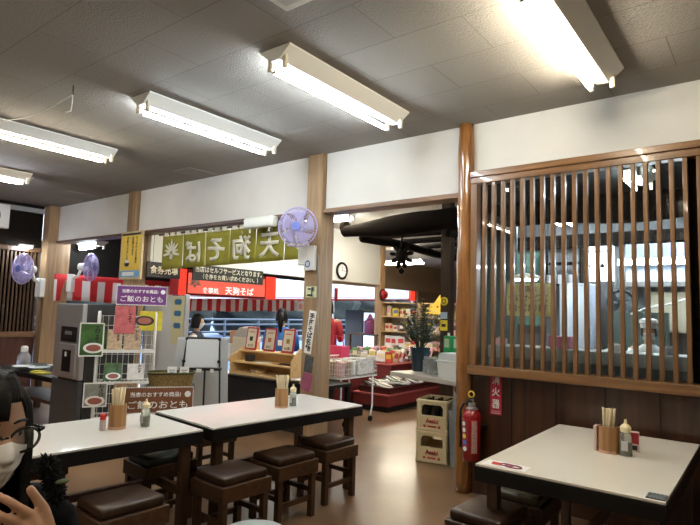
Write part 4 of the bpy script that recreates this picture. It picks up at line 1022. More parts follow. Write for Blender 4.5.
# ------------------------------------------------------------------ red display tables and goods
def red_table(x0, x1, y0, y1, h, label, tiers=None):
    t = thing('display_table', label, 'display table', ((x0+x1)/2, (y0+y1)/2, 0))
    w, d = (x1-x0)/2, (y1-y0)/2
    MB().box(-w, w, -d, d, .08, h, .008).build('cloth_skirt', REDC, t)
    MB().box(-w+.03, w-.03, -d+.03, d-.03, 0, .08).build('base', BLACK, t)
    MB().box(-w-.01, w+.01, -d-.01, d+.01, h-.015, h+.008, .003).build('top_edge', mat('edge_red_grey', (.34, .06, .05), .5), t)
    return t
red_table(-5.25, -4.60, 6.98, 8.75, .255, 'low red display table carrying wrapped trays of food')
o = thing('display_tray', 'dark red open tray raised on the low display table', 'tray', (-4.90, 7.86, .263))
MB().box(-.28, .28, -.82, .82, .05, .07).build('tray_floor', mat('dark_red_board', (.10, .012, .01), .5), o)
MB().box(.26, .28, -.82, .82, 0, .10, .003).box(-.28, -.26, -.82, .82, 0, .10, .003).box(-.28, .28, -.82, -.80, 0, .10, .003).box(-.28, .28, .80, .82, 0, .10, .003).box(-.28, .28, -.28, -.26, 0, .10).box(-.28, .28, .26, .28, 0, .10).build('tray_side', mat('dark_red_board', (.10, .012, .01), .5), o)
WRAP = mat('wrap_film', (.62, .58, .52), .25, noise=.5, nscale=18)
FOOD = [mat('food_dark', (.06, .04, .025), .6, noise=.5, nscale=40), mat('food_pale', (.60, .48, .36), .6, noise=.4, nscale=40), mat('food_green', (.12, .14, .05), .6, noise=.4, nscale=40)]
src = []
for i in range(20):
    c, rr_ = i % 2, i//2
    p = (-5.03+.27*c, 7.12+.165*rr_, .345+.016*((i*7) % 3))
    t = thing('food_tray', 'film-wrapped food tray in the dark red tray', 'food tray', p, rn.uniform(-.3, .3), 'wrapped food trays on the low red table')
    t.rotation_euler.x = rn.uniform(-.3, .1); t.rotation_euler.y = rn.uniform(-.05, .45)
    MB().box(-.12, .12, -.072, .072, 0, .03, .008).build('tray', WHITEP if i % 3 else BLACK, t)
    MB().box(-.10, .10, -.055, .055, .025, .05, .012).build('food', FOOD[i % 3], t)
    MB().box(-.05, .05, -.03, .02, .049, .054).build('label', WHITEC, t)
red_table(-6.6, -5.35, 8.2, 10.1, .58, 'red display table heaped with packets in the middle of the shop')
red_table(-5.95, -5.35, 6.9, 7.75, .52, 'short red display table behind the wire trolley')
GM = [mat('goods_white', (.72, .70, .66), .5), mat('goods_cream', (.70, .58, .38), .5), mat('goods_red', (.5, .05, .04), .5), mat('goods_yellow', (.75, .55, .06), .5), mat('goods_pink', (.66, .32, .34), .5), mat('goods_blue', (.12, .2, .38), .5), mat('goods_dark', (.05, .04, .035), .5), mat('goods_green', (.16, .26, .09), .5)]
def goods(n, x0, x1, y0, y1, z, cols, label, cat, group, w=(.05, .09), h=(.10, .24), name='goods_packet', lean=.35):
    nx = max(1, round(math.sqrt(n*(x1-x0)/(y1-y0)))); ny = math.ceil(n/nx)
    cache = {}
    for i in range(n):
        ix, iy = i % nx, i//nx
        x = x0+(x1-x0)*(ix+.5)/nx; y = y0+(y1-y0)*(iy+.5)/ny
        k = (rn.choice(cols), rn.randrange(3))
        if k not in cache:
            ww, hh = rn.uniform(*w), rn.uniform(*h)
            t = thing(name, label, cat, (x, y, z), 0, group)
            MB().box(-ww, ww, -ww*.55, ww*.55, 0, hh, .01).build('pack', GM[k[0]], t)
            MB().box(-ww*.7, ww*.7, -ww*.55-.003, -ww*.55+.002, hh*.35, hh*.75).box(ww-.002, ww+.003, -ww*.4, ww*.4, hh*.35, hh*.75).build('label', GM[(k[0]+1+k[1]) % 8], t)
            cache[k] = t; o = t
        else: o = dup(cache[k], (x, y, z), 0, label, group)
        o.rotation_euler = (rn.uniform(-lean, .1), rn.uniform(-.1, lean), rn.uniform(-.5, .9))
goods(50, -6.55, -5.4, 8.25, 10.05, .60, [0, 0, 1, 4, 2, 7, 5, 6], 'small packet in the heap on the middle red table', 'packet', 'packets on the middle red table')
goods(14, -5.9, -5.4, 6.95, 7.7, .54, [0, 0, 1, 4, 6], 'small packet on the short red table behind the trolley', 'packet', 'packets behind the trolley', h=(.08, .18))
# goods shelves along the back
def shelves(x0, x1, y, label, levels, gcols, glabel, ggroup):
    t = thing('shelf_unit', label, 'shelf', ((x0+x1)/2, y, 0)); w = (x1-x0)/2
    for sx in (-w, w): MB().box(sx-.02, sx+.02, -.02, .42, 0, 1.75).build('side_panel', wood('shelf_wood', (.34, .22, .11), (.5, .34, .18), 2, 12, .5), t)
    for z in levels: MB().box(-w, w, 0, .42, z-.02, z, .002).build('shelf_board', LIGHTW, t)
    MB().box(-w, w, .42, .44, 0, 1.75).build('back_board', CREAMW, t)
    for li, z in enumerate(levels[:-1] if len(levels) > 1 else levels):
        goods(9, x0+.06, x1-.06, y+.06, y+.34, z+.002, gcols, glabel, 'packet', ggroup, h=(.10, .26), lean=.08)
shelves(-7.25, -6.25, 10.62, 'goods shelf farther back behind the shop post', [.35, .72, 1.08, 1.42, 1.74], [0, 1, 1, 3, 6, 0], 'boxed goods on the shelf behind the shop post', 'goods behind the shop post')
shelves(-6.2, -5.2, 10.62, 'goods shelf behind the feathery plant', [.35, .72, 1.08, 1.42, 1.74], [0, 0, 1, 3, 7, 4], 'boxed goods on the shelf behind the plant', 'goods behind the plant')
s = thing('shop_poster', 'yellow lit poster with red dots above the goods shelf', 'poster', (-5.80, 10.60, 1.66))
MB().prism([(-.30, -.16), (.22, -.16), (.22, .26), (.10, .26), (-.05, .06), (-.18, .02)], 1, 0, .01).build('sheet', mat('poster_yellow', (.85, .55, .05), .5), s)
for i, (x, z) in enumerate([(-.18, -.08), (.05, .0), (.15, .14), (.14, -.08), (-.03, -.1)]): MB().cyl((x, -.006, z), (x, .001, z), .026, n=12).build('dot', REDINK if i % 2 else GM[1], s)
s = thing('round_sign', 'round yellow sticker high on the dark shop post', 'sign', (-3.56, 6.748, 1.68))
MB().cyl((0, -.006, 0), (0, 0, 0), .058, n=20).build('disc', mat('sticker_yellow', (.75, .6, .04), .5), s)
MB().tube([(.03*math.cos(2*PI*k/14), -.009, .03*math.sin(2*PI*k/14)) for k in range(14)], .006, 5, True).build('print', INK, s)
s = thing('post_notice', 'small yellow and blue notice low on the dark shop post', 'notice', (-3.56, 6.748, 1.42))
MB().box(-.055, .055, -.006, 0, -.14, .0).build('sheet', mat('sticker_yellow', (.75, .6, .04), .5), s); MB().box(-.05, .05, -.006, 0, .02, .11).build('blue_sheet', mat('sticker_blue', (.35, .45, .58), .5), s)
MB().box(-.03, .03, -.009, -.005, -.09, -.05).build('print', INK, s)
o = MB().box(-3.46, -2.6, 6.9, 6.94, 0.0, 3.0, .003).build('green_board', mat('dark_green_board', (.015, .035, .032), .4)); tag(o, 'dark green board beside the dark shop post', 'board')
t = thing('drink_cooler', 'lit drink cooler glowing pale blue at the street side', 'cooler', (-8.9, 12.6, 0), PI/2)
MB().box(-.45, .45, 0, .6, 0, 1.55, .01).build('cabinet', mat('cooler_grey', (.05, .055, .065), .5), t)
MB().box(-.38, .38, -.01, .0, .5, 1.48).build('lit_window', mat('cooler_glow', (.5, .65, .85), .3, emit=(.55, .75, 1), es=1.2), t)
t = thing('purple_jar', 'purple lidded jar on the street-side table', 'jar', (-7.75, 10.9, .98))
MB().lathe([(0, 0), (.13, 0), (.15, .04), (.15, .3), (.08, .36), (.05, .44), (.02, .48), (0, .48)], 18).build('jar_body', mat('jar_purple', (.25, .07, .18), .3), t, smooth='auto')
MB().lathe([(.1, .36), (.1, .38), (0, .40)], 18).build('lid', mat('jar_purple_lid', (.38, .12, .28), .3), t)
t = thing('street_table', 'brown table by the street opening carrying the purple jar', 'table', (-7.95, 11.3, 0))
MB().box(-.35, .55, -.6, .7, .94, .98).build('tabletop', KAMOI, t)
for sx in (-.3, .5):
    for sy in (-.55, .65): MB().box(sx-.03, sx+.03, sy-.03, sy+.03, 0, .94).build('leg', KAMOI, t)
# ------------------------------------------------------------------ people
def gs(x, s): return math.exp(-(x/s)**2)
HA, HB, HC = .074, .098, .118
def head_pt(lon, lat):
    dx, dy, dz = math.sin(lon)*math.cos(lat), -math.cos(lon)*math.cos(lat), math.sin(lat)
    x, y, z = HA*dx, HB*dy, HC*dz
    if z < 0:
        t = -z/HC; x *= 1-.30*t**1.5; y *= (1-.05*t) if y < 0 else (1-.45*t)
    if dy < 0:
        k = max(0, -dy)**.5
        b = .024*gs(x, .012)*max(0, min(1, (.012-z)/.045))*(1 if z > -.036 else max(0, 1-(-.036-z)/.010))
        b -= .010*(gs(x-.031, .015)+gs(x+.031, .015))*gs(z-.002, .011)
        b += .004*gs(z-.024, .010)*gs(x, .05) + .004*(gs(x-.040, .018)+gs(x+.040, .018))*gs(z+.032, .018)
        b += .005*gs(x, .022)*(gs(z+.058, .005)+gs(z+.069, .006)) - .003*gs(x, .024)*gs(z+.0635, .0025)
        b += .007*gs(x, .020)*gs(z+.098, .014)
        y -= b*k
    return x, y, z
def front_y(x, z):
    z = max(-HC*.97, min(HC*.97, z)); lat = math.asin(z/HC); a = HA*math.cos(lat)
    if z < 0: a *= 1-.30*(-z/HC)**1.5
    return head_pt(math.asin(max(-.98, min(.98, x/max(a, 1e-4)))), lat)[1]
def head_mesh(mb, c, s=1.):
    mb.grid(64, 48, lambda u, v: Vector(c) + s*Vector(head_pt(2*PI*u, -PI/2*.995 + PI*.995*v)), True)
    for k in (-1, 1): mb.ball((c[0]+k*.073*s, c[1]+.012*s, c[2]-.006*s), .010*s, .020*s, .032*s, 12, 8)
def skin_mesh(mb, J, E_):
    '''tapered limbs between joints, merged into one skin by the remesh that follows'''
    def rad(n): r = J[n][1]; return r if isinstance(r, tuple) else (r, r)
    for n in J:
        r = rad(n); mb.ball(J[n][0], r[0], r[1], (r[0]+r[1])/2 if r[0] < .06 else r[1], 14, 10)
    for a, b in E_:
        p, q = J[a][0], J[b][0]; ra, rb = rad(a), rad(b)
        if (q-p).length < 1e-4: continue
        if ra[0] == ra[1] and rb[0] == rb[1]: mb.tube([p, p.lerp(q, .5), q], [ra[0], (ra[0]+rb[0])/2, rb[0]], 12)
        elif abs((q-p).normalized().z) > .8:
            mb.grid(4, 20, lambda u, v: p.lerp(q, u) + Vector(((ra[0]+(rb[0]-ra[0])*u)*math.cos(2*PI*v), (ra[1]+(rb[1]-ra[1])*u)*math.sin(2*PI*v), 0)))
        else: mb.tube([p, q], [min(ra), min(rb)], 12)
def body(parent, J, E_, head_c, head_s, voxel, m=SKIN):
    mb = MB(); skin_mesh(mb, J, E_); head_mesh(mb, head_c, head_s)
    o = mb.build('body', m, None)
    md = o.modifiers.new('Remesh', 'REMESH'); md.mode = 'VOXEL'; md.voxel_size = voxel; md.use_smooth_shade = True
    sm = o.modifiers.new('Smooth', 'SMOOTH'); sm.iterations = 4; sm.factor = .45
    dg = bpy.context.evaluated_depsgraph_get(); me = bpy.data.meshes.new_from_object(o.evaluated_get(dg))
    old = o.data; o.modifiers.clear(); o.data = me; bpy.data.meshes.remove(old)
    me.materials.clear(); me.materials.append(m)
    for p in me.polygons: p.use_smooth = True
    o.parent = parent; return o
def hand_joints(J, E_, wrist, wname, d, side, s=1., flat=Vector((0, 0, -1))):
    """a relaxed hand beyond the wrist: palm, four fingers and a thumb along direction d"""
    d = Vector(d).normalized(); sd = d.cross(flat).normalized()*side; w = Vector(wrist)
    J[wname+'p'] = (w + d*.05*s, (.030*s, .018*s)); E_.append((wname, wname+'p'))
    for i, (off, L) in enumerate([(-.030, .072), (-.010, .082), (.010, .076), (.029, .060)]):
        b = w + d*.088*s + sd*off*s
        for q, k in enumerate((0, .5, 1.)):
            J[f'{wname}f{i}{q}'] = (b + d*L*s*k + flat*(.018*s*k*k), (.0095-.001*q)*s)
        E_.extend([(wname+'p', f'{wname}f{i}0'), (f'{wname}f{i}0', f'{wname}f{i}1'), (f'{wname}f{i}1', f'{wname}f{i}2')])
    for q, (a, b) in enumerate(((.03, -.030), (.06, -.052), (.085, -.058))):
        J[f'{wname}t{q}'] = (w + d*a*s + sd*b*s + flat*.006*q*s, (.012-.0015*q)*s)
    E_.extend([(wname, f'{wname}t0'), (f'{wname}t0', f'{wname}t1'), (f'{wname}t1', f'{wname}t2')])
def rings(mb, rows, n=28):
    mb.grid(len(rows)-1, n, lambda u, v: (lambda r: (r[1]*math.cos(2*PI*v), r[3] + r[2]*math.sin(2*PI*v), r[0]))(rows[round(u*(len(rows)-1))]))
def hair_shell(mb, c, s, low, front, thick=1.10, n=48, hw=1.12):
    """cap of hair: 'low' gives the hair's lower end z by angle from the face, 'front' the hairline"""
    def f(u, v):
        lon = -PI + 2*PI*u; zb = low(abs(lon)); zt = HC*thick*1.02
        z = zt + (zb-zt)*v
        lat = math.asin(max(-.2, min(1, z/(HC*thick)))) if z > 0 else 0
        x, y, zz = HA*hw*math.sin(lon)*math.cos(lat), -HB*(hw-.02)*math.cos(lon)*math.cos(lat) + .004, z
        if z < 0: k = 1 + .10*min(1, -z/.2) + .02*math.sin(lon*23+z*15); x *= k; y *= k
        else: q = 1+.012*math.sin(lon*29); x *= q; y *= q
        return (c[0]+s*x, c[1]+s*y, c[2]+s*zz)
    mb.grid(n, 18, f, True)
def figure(label, loc, rotz, s=1., seated=True, top=None, sleeves=None, legs=None, voxel=.012, hd=0., name='person', group=None):
    t = thing(name, label, 'person', loc, rotz, group); t.scale = (s, s, s)
    dz = 0 if seated else .38
    J, E_ = {}, []
    def add(n, co, r, to=None):
        J[n] = (Vector(co), r)
        if to: E_.append((to, n))
    add('pelvis', (0, 0, .53+dz), (.145, .10)); add('spine', (0, .01, .72+dz), (.125, .085), 'pelvis'); add('chest', (0, .0, .92+dz), (.14, .095), 'spine')
    add('neck', (0, 0, 1.05+dz), .05, 'chest'); add('skull', (0, -.005, 1.16+dz), .05, 'neck')
    for k, q in ((1, 'r'), (-1, 'l')):
        add('sh'+q, (k*.165, .0, .985+dz), .05, 'chest'); add('el'+q, (k*.215, -.05, .73+dz), .038, 'sh'+q); add('wr'+q, (k*.13, -.26, .715+dz), .025, 'el'+q)
        hand_joints(J, E_, J['wr'+q][0], 'wr'+q, (-k*.2, -1, 0), k)
        if seated:
            add('hip'+q, (k*.09, -.04, .53), .085, 'pelvis'); add('kn'+q, (k*.10, -.42, .53), .058, 'hip'+q); add('an'+q, (k*.10, -.43, .10), .036, 'kn'+q); add('to'+q, (k*.11, -.58, .04), .03, 'an'+q)
        else:
            add('hip'+q, (k*.085, -.0, .85), .085, 'pelvis'); add('kn'+q, (k*.09, -.02, .48), .055, 'hip'+q); add('an'+q, (k*.09, .01, .09), .036, 'kn'+q); add('to'+q, (k*.10, -.13, .04), .03, 'an'+q)
    body(t, J, E_, (0, -.01, 1.215+dz), 1., voxel)
    g = MB(); rings(g, [(.50+dz, .175, .125, 0), (.62+dz, .165, .12, .005), (.78+dz, .16, .118, .005), (.92+dz, .185, .125, 0), (.99+dz, .185, .105, 0), (1.035+dz, .10, .075, 0), (1.06+dz, .066, .062, 0)]); g.build('top', top, t, smooth=True)
    for k in (1, -1):
        MB().tube([(k*.16, 0, .99+dz), (k*.195, -.02, .86+dz), (k*.215, -.05, .73+dz), (k*.17, -.16, .715+dz), (k*.137, -.245, .713+dz)], [.066, .06, .052, .044, .036], 14).build('sleeve', sleeves, t, smooth=True)
        if seated: MB().tube([(k*.09, .02, .54), (k*.10, -.22, .545), (k*.10, -.42, .53), (k*.10, -.44, .3), (k*.10, -.43, .11)], [.10, .088, .07, .058, .05], 14).build('trouser_leg', legs, t, smooth=True)
        else: MB().tube([(k*.085, 0, .90), (k*.09, -.01, .66), (k*.09, -.02, .46), (k*.09, .01, .10)], [.105, .088, .07, .052], 14).build('trouser_leg', legs, t, smooth=True)
        a = (-.43 if seated else .01); MB().ball((k*.105, a-.07, .045), .048, .13, .05).build('shoe', BLACK, t, smooth=True)
    return t, 1.215+dz
def eyes_on(t, c, s=1.):
    for k in (-1, 1):
        y = front_y(k*.031, .003)
        e = MB().ball((c[0]+k*.031, c[1]+y+.0085, c[2]+.003), .0118, u=16, v=12).build('eye', mat('eye_white', (.72, .68, .64), .3), t, smooth=True)
        MB().ball((c[0]+k*.031, c[1]+y-.0010, c[2]+.003), .0058, .0030, .0058, 14, 8).build('iris', mat('dark_iris', (.018, .009, .006), .15), e, smooth=True)
        MB().tube([(c[0]+k*(.031-.015+.030*q/8), c[1]+front_y(k*(.031-.015+.030*q/8), .003)-.003+.004*abs(q-4)/4, c[2]+.005+.0075*math.sin(PI*q/8)) for q in range(9)], .0017, 6).build('lashes', HAIR, e)
        MB().tube([(c[0]+k*(.012+.040*q/8), c[1]+front_y(k*(.012+.040*q/8), .026)-.001, c[2]+.023+.006*math.sin(PI*(q+1.5)/9)) for q in range(9)], [.0015+.0013*math.sin(PI*(8-q+1)/10) for q in range(9)], 6).build('eyebrow', HAIR, t)
def mask_on(t, c, s=1.):
    def f(u, v):
        x = -.064 + .128*u; top = -.010 - .016*(abs(x)/.064)**1.5 + .006*gs(x, .014); bot = -.115 + .022*(abs(x)/.064)**2
        z = bot + (top-bot)*v
        y = front_y(x*.97, max(z, -.100)) - .005 - .014*gs(x, .028)*math.sin(PI*min(1, v*1.05))
        y += .002*math.sin(v*PI*6)*math.sin(PI*v) + .008*max(0, abs(x)-.05)/.014
        return (c[0]+x, c[1]+y, c[2]+z)
    o = MB().grid(30, 26, f).build('face_mask', MASKM, t, smooth=True, thick=.0012)
    for k in (-1, 1):
        MB().tube([(c[0]+k*.062, c[1]+front_y(.06, -.026)+.002, c[2]-.028), (c[0]+k*.076, c[1]-.01, c[2]-.012), (c[0]+k*.082, c[1]+.02, c[2]+.012)], .0014, 5).build('ear_loop', WHITEC, o)

# foreground person ----------------------------------------------------------
PC0 = Vector((-1.203, .419, 1.252)); PR = R(95)
VIEW = (Matrix.Translation(PC0) @ Matrix.Rotation(PR, 4, 'Z')).inverted() @ Matrix.Translation((-1.172, .443, 1.253)) @ Matrix.Rotation(R(70), 4, 'Z')
t = thing('person', 'person with long black hair, glasses and white face mask, hand at the chin', 'person', (PC0.x, PC0.y, 0), PR)
Z = PC0.z
J, E_ = {}, []
def add(n, co, r, to=None):
    v = Vector(co)
    if n[:2] in ('el', 'wr', 'pa', 'fi', 'fm', 'fg', 'fl', 'th') and n not in ('ell', 'wrl'): v = VIEW @ v
    J[n] = (v + Vector((0, 0, Z)), r)
    if to: E_.append((to, n))
add('pelvis', (0, .10, -.70), (.14, .11)); add('spine', (0, .09, -.48), (.12, .09), 'pelvis'); add('chest', (0, .06, -.29), (.14, .095), 'spine')
add('neck', (0, .035, -.14), .048, 'chest'); add('skull', (0, .02, -.06), .05, 'neck')
add('shr', (.165, .06, -.235), .05, 'chest'); add('elr', (.235, -.05, -.46), .038, 'shr'); add('wrr', (.094, -.135, -.225), .025, 'elr'); add('palmr', (.066, -.137, -.172), .022, 'wrr')
F = {'i': [(.055, -.136, -.120), (.024, -.142, -.094), (-.012, -.130, -.070)], 'm': [(.045, -.140, -.137), (.010, -.148, -.111), (-.026, -.133, -.088)],
     'g': [(.034, -.140, -.154), (-.001, -.146, -.130), (-.033, -.133, -.109)], 'l': [(.025, -.136, -.170), (-.005, -.140, -.150), (-.030, -.131, -.133)]}
for q, P in F.items():
    for i, p in enumerate(P): add('f'+q+str(i), p, (.0085, .0078, .0064)[i]*(.86 if q == 'l' else 1), 'palmr' if i == 0 else 'f'+q+str(i-1))
for i, p in enumerate([(.088, -.125, -.165), (.074, -.122, -.118), (.050, -.126, -.079)]): add('th'+str(i), p, (.0125, .0100, .0078)[i], 'palmr' if i == 0 else 'th'+str(i-1))
add('shl', (-.165, .06, -.235), .05, 'chest'); add('ell', (-.23, .02, -.50), .038, 'shl'); add('wrl', (-.12, -.18, -.60), .025, 'ell')
hand_joints(J, E_, J['wrl'][0], 'wrl', (.3, -1, -.1), -1)
for k, q in ((1, 'r'), (-1, 'l')):
    add('hip'+q, (k*.09, .05, -.70), .085, 'pelvis'); add('kn'+q, (k*.11, -.36, -.70), .058, 'hip'+q); add('an'+q, (k*.11, -.36, -1.15), .036, 'kn'+q); add('to'+q, (k*.12, -.5, -1.21), .03, 'an'+q)
HCn = (0, 0, Z)
body(t, J, E_, HCn, 1., .0042)
eyes_on(t, HCn); mask_on(t, HCn)
g = thing  # glasses are worn: a child
ga = MB()
for k in (-1, 1):
    y0 = front_y(k*.034, 0) - .020
    ga.tube([(k*.0355+.0300*math.cos(a)*(1.0), y0+.010*((.0300*math.cos(a)*k+.03)/.06), Z-.006+.0215*math.sin(a)*(1.08 if math.sin(a) < 0 else .92)) for a in [2*PI*i/32 for i in range(32)]], .0028, 8, True)
    ga.tube([(k*.064, y0+.008, Z+.006), (k*.073, y0+.014, Z+.007), (k*.079, -.03, Z+.006), (k*.081, .02, Z+.004), (k*.079, .04, Z-.012)], [.0045, .0045, .003, .0028, .0025], 8)
ga.tube([(-.007, front_y(.034, 0)-.020, Z-.001), (0, front_y(.034, 0)-.023, Z+.002), (.007, front_y(.034, 0)-.020, Z-.001)], .0025, 8)
go = ga.build('glasses', mat('tortoise_black', (.012, .008, .006), .18, coat=.5), t, smooth=True)
for k in (-1, 1):
    MB().lathe([(0, 0), (.0275, 0)], 28, M=Matrix.Translation((k*.0355, front_y(.034, 0)-.0145, Z-.006)) @ Matrix.Rotation(k*R(-10), 4, 'Z') @ Matrix.Diagonal((1, 1, .74, 1)) @ Matrix.Rotation(PI/2, 4, 'X')).build('lens', pane_mat('lens_glass', (.97, .98, .98), 0, .1), go)
def lowf(a):
    if a < R(10): return .052
    if a < R(34): return .062
    if a < R(52): return .062 + (-.12-.062)*(a-R(34))/R(18)
    return -.12 - .24*min(1, (a-R(52))/R(25))
hm = MB(); hair_shell(hm, (0, .006, Z), 1., lowf, None, thick=1.07, n=96, hw=1.07)
rh = random.Random(2)
for i in range(150):
    k = 1 if i % 2 else -1
    a = k*R(rh.uniform(40, 150)); r0 = rh.uniform(1.0, 1.06)
    P = []
    for j in range(9):
        q = j/8; z = .11 - .47*q
        lat = math.asin(max(0, min(.98, z/(HC*1.1)))) if z > 0 else 0
        w = r0*(1+.10*max(0, q-.45)); aa = a + k*.10*math.sin(q*2+i)
        P.append((HA*1.06*w*math.sin(aa)*math.cos(lat), .004-HB*1.0*w*math.cos(aa)*math.cos(lat), Z+z))
    hm.tube(P, [.004+.002*math.sin(PI*min(1, j/8+.1)) for j in range(9)], 5)
for i in range(26):   # fringe swept over the brow
    a = R(-38+2.6*i); P = []
    for j in range(6):
        q = j/5; z = .108 - (.075 if i < 18 else .045)*q; lat = math.asin(min(.98, z/(HC*1.12)))
        aa = a - R(8)*q
        P.append((HA*1.12*math.sin(aa)*math.cos(lat), -HB*1.11*math.cos(aa)*math.cos(lat), Z+z))
    hm.tube(P, [.005, .005, .0045, .004, .003, .0015], 5)
hm.build('hair', HAIR, t, smooth=True)
cm = MB(); rings(cm, [(Z-.86, .24, .20, .06), (Z-.62, .22, .165, .085), (Z-.46, .215, .15, .08), (Z-.33, .225, .145, .065), (Z-.265, .215, .125, .06), (Z-.215, .165, .105, .055), (Z-.17, .105, .088, .048), (Z-.125, .082, .078, .042), (Z-.10, .080, .076, .045)])
cm.build('coat', COAT, t, smooth=True)
UP = Vector((0, 0, Z))
MB().tube([(.06, .055, Z-.185), (.12, .058, Z-.205), (.16, .06, Z-.24), (.19, .02, Z-.36), VIEW @ Vector((.237, -.05, -.46)) + UP, VIEW @ Vector((.175, -.09, -.36)) + UP, VIEW @ Vector((.104, -.130, -.245)) + UP], [.06, .072, .078, .068, .060, .050, .038], 16).build('sleeve', COAT, t, smooth=True)
MB().tube([(-.06, .055, Z-.185), (-.12, .058, Z-.205), (-.16, .06, Z-.24), (-.205, .04, Z-.37), (-.232, .02, Z-.50), (-.18, -.08, Z-.56), (-.13, -.165, Z-.60)], [.06, .072, .078, .068, .060, .052, .040], 16).build('sleeve', COAT, t, smooth=True)
for k in (1, -1):
    MB().tube([(k*.09, .08, Z-.69), (k*.11, -.14, Z-.69), (k*.11, -.36, Z-.70), (k*.11, -.375, Z-.93), (k*.11, -.36, Z-1.14)], [.10, .09, .072, .06, .05], 14).build('trouser_leg', COAT, t, smooth=True)
    MB().ball((k*.115, -.43, .045), .048, .13, .05).build('shoe', BLACK, t, smooth=True)
hd = MB(); rr_ = random.Random(9)
for i in range(420):
    a, b = rr_.uniform(0, 2*PI), rr_.uniform(-1.2, 1.4); q = rr_.random(); c = VIEW @ Vector((.086 + .022*q, .03, -.075 - .075*q)) + UP; d = Vector((math.cos(a)*math.cos(b), math.sin(a)*math.cos(b), math.sin(b)))
    hd.tube([c + d*.004, c + d*.013, c + d*rr_.uniform(.018, .025)], [.005, .0035, .0008], 4)
hd.build('fluffy_collar', mat('grey_fluff', (.022, .024, .027), .95, spec=.1), t, smooth=True)
MB().ball(VIEW @ Vector((.112, .0, -.108)) + UP, .014, .010, .0045).build('collar_tag', mat('hood_green', (.08, .09, .035), .7), t, smooth=True)
stool((-1.30, .43, 0), PR, 'stool carrying the person with the white face mask')

# women at the ticket desk
BLUE = mat('blue_vest', (.02, .13, .42), .7); NAVY = mat('navy_vest', (.02, .03, .06), .7); WSH = mat('white_shirt', (.74, .74, .73), .8); DTR = mat('dark_trousers', (.02, .02, .025), .8)
t, hz = figure('woman seen from behind in a bright blue vest with a dark ponytail', (-6.74, 6.83, -.0), R(222), 1.12, True, BLUE, BLUE, DTR)
hm = MB(); hair_shell(hm, (0, -.01, hz), 1., lambda a: .05 if a < R(55) else -.07, None)
hm.tube([(0, .10, hz+.05), (0, .14, hz+.0), (.01, .135, hz-.12), (.0, .12, hz-.24)], [.03, .038, .036, .012], 10); hm.build('hair', HAIR, t, smooth=True)
MB().box(-.11, -.07, .10, .128, .80, 1.02, .005).box(.07, .11, .10, .128, .80, 1.02, .005).box(-.035, .035, .118, .13, .78, .86, .005).build('apron_straps', WSH, t)
t.scale = (1.24, 1.15, 1.14)
t, hz = figure('woman in profile with black bobbed hair, navy vest and white sleeves', (-7.78, 5.85, 0), R(122), 1.03, True, NAVY, WSH, DTR)
eyes_on(t, (0, -.01, hz)); mask_on(t, (0, -.01, hz))
hm = MB(); hair_shell(hm, (0, -.01, hz), 1.06, lambda a: .055 if a < R(40) else (-.10 if a > R(62) else .055-.155*(a-R(40))/R(22)), None); hm.build('hair', HAIR, t, smooth=True)
for (px, py, l) in ((-6.74, 6.83, 'stool under the woman in the blue vest'), (-7.78, 5.85, 'stool under the woman in the navy vest')):
    stool((px, py, 0), R(40), l)
REDJ = mat('red_jacket', (.42, .02, .03), .7)
t, hz = figure('shopper in a red jacket half hidden behind the square post', (-5.32, 6.36, 0), R(200), .98, False, REDJ, REDJ, DTR)
hm = MB(); hair_shell(hm, (0, -.01, hz), 1.03, lambda a: .055 if a < R(45) else -.10, None); hm.build('hair', HAIR, t, smooth=True)
t = thing('shopping_basket', 'pink shopping bag at the red-jacketed shopper\'s side', 'bag', (-5.0, 6.25, .78))
MB().prism([(-.12, 0), (.12, 0), (.15, .22), (-.15, .22)], 1, -.09, .09).build('bag_body', mat('hot_pink', (.75, .06, .16), .5), t)
MB().tube([(-.10, 0, .21), (-.08, 0, .36), (.08, 0, .36), (.10, 0, .21)], .01, 6).build('handle', mat('hot_pink', (.75, .06, .16), .5), t, smooth=True)
# cook in the kitchen
t, hz = figure('cook in white coat, white cap and face mask behind the lattice', (-1.02, 6.45, 0), R(8), .87, False, WSH, WSH, WSH)
eyes_on(t, (0, -.01, hz)); mask_on(t, (0, -.01, hz))
hm = MB(); hair_shell(hm, (0, -.01, hz), 1.02, lambda a: .05 if a < R(50) else -.06, None); hm.build('hair', HAIR, t, smooth=True)
MB().lathe([(.092, .035), (.098, .05), (.096, .085), (.112, .10), (.105, .135), (.06, .155), (0, .16)], 26, (0, -.005, hz), .92, 1.15).build('cap', WSH, t, smooth='auto')

# ------------------------------------------------------------------ kitchen fittings
t = thing('pass_counter', 'pale grey serving ledge along the foot of the kitchen lattice', 'counter', (0, 4.62, 0))
MB().box(-2.0, 2.5, 0, .34, 1.14, 1.245, .006).build('ledge_top', mat('pale_ledge', (.50, .49, .45), .5), t)
MB().box(-2.0, 2.5, .02, .30, 0, 1.14).build('ledge_base', mat('ledge_base', (.3, .3, .3), .6), t)
o = MB().box(-.09, .09, -.06, .06, 0, .10, .008).box(-.07, .07, -.065, -.058, .03, .08).build('pink_box', mat('pink_plastic', (.70, .20, .30), .5), loc=(-1.42, 4.80, 1.246)); tag(o, 'pink box on the serving ledge behind the lattice', 'box')
for i, (x, m_, l) in enumerate([(-1.95, mat('pack_pinkish', (.6, .3, .32), .5), 'pinkish pack at the left end of the serving ledge'), (-1.0, WHITEC, 'white container on the serving ledge before the cook'), (-.62, mat('ware_grey', (.4, .42, .42), .4), 'grey container on the right of the serving ledge')]):
    o = MB().lathe([(0, 0), (.05, 0), (.055, .05), (.05, .055), (0, .055)], 18).box(-.02, .02, -.02, .02, .05, .065).build('container', m_, smooth='auto', loc=(x, 4.80, 1.246)); tag(o, l, 'container')
s = thing('kitchen_banner', 'olive-yellow cloth notice with three black text lines inside the kitchen', 'banner', (-2.13, 6.0, 1.69))
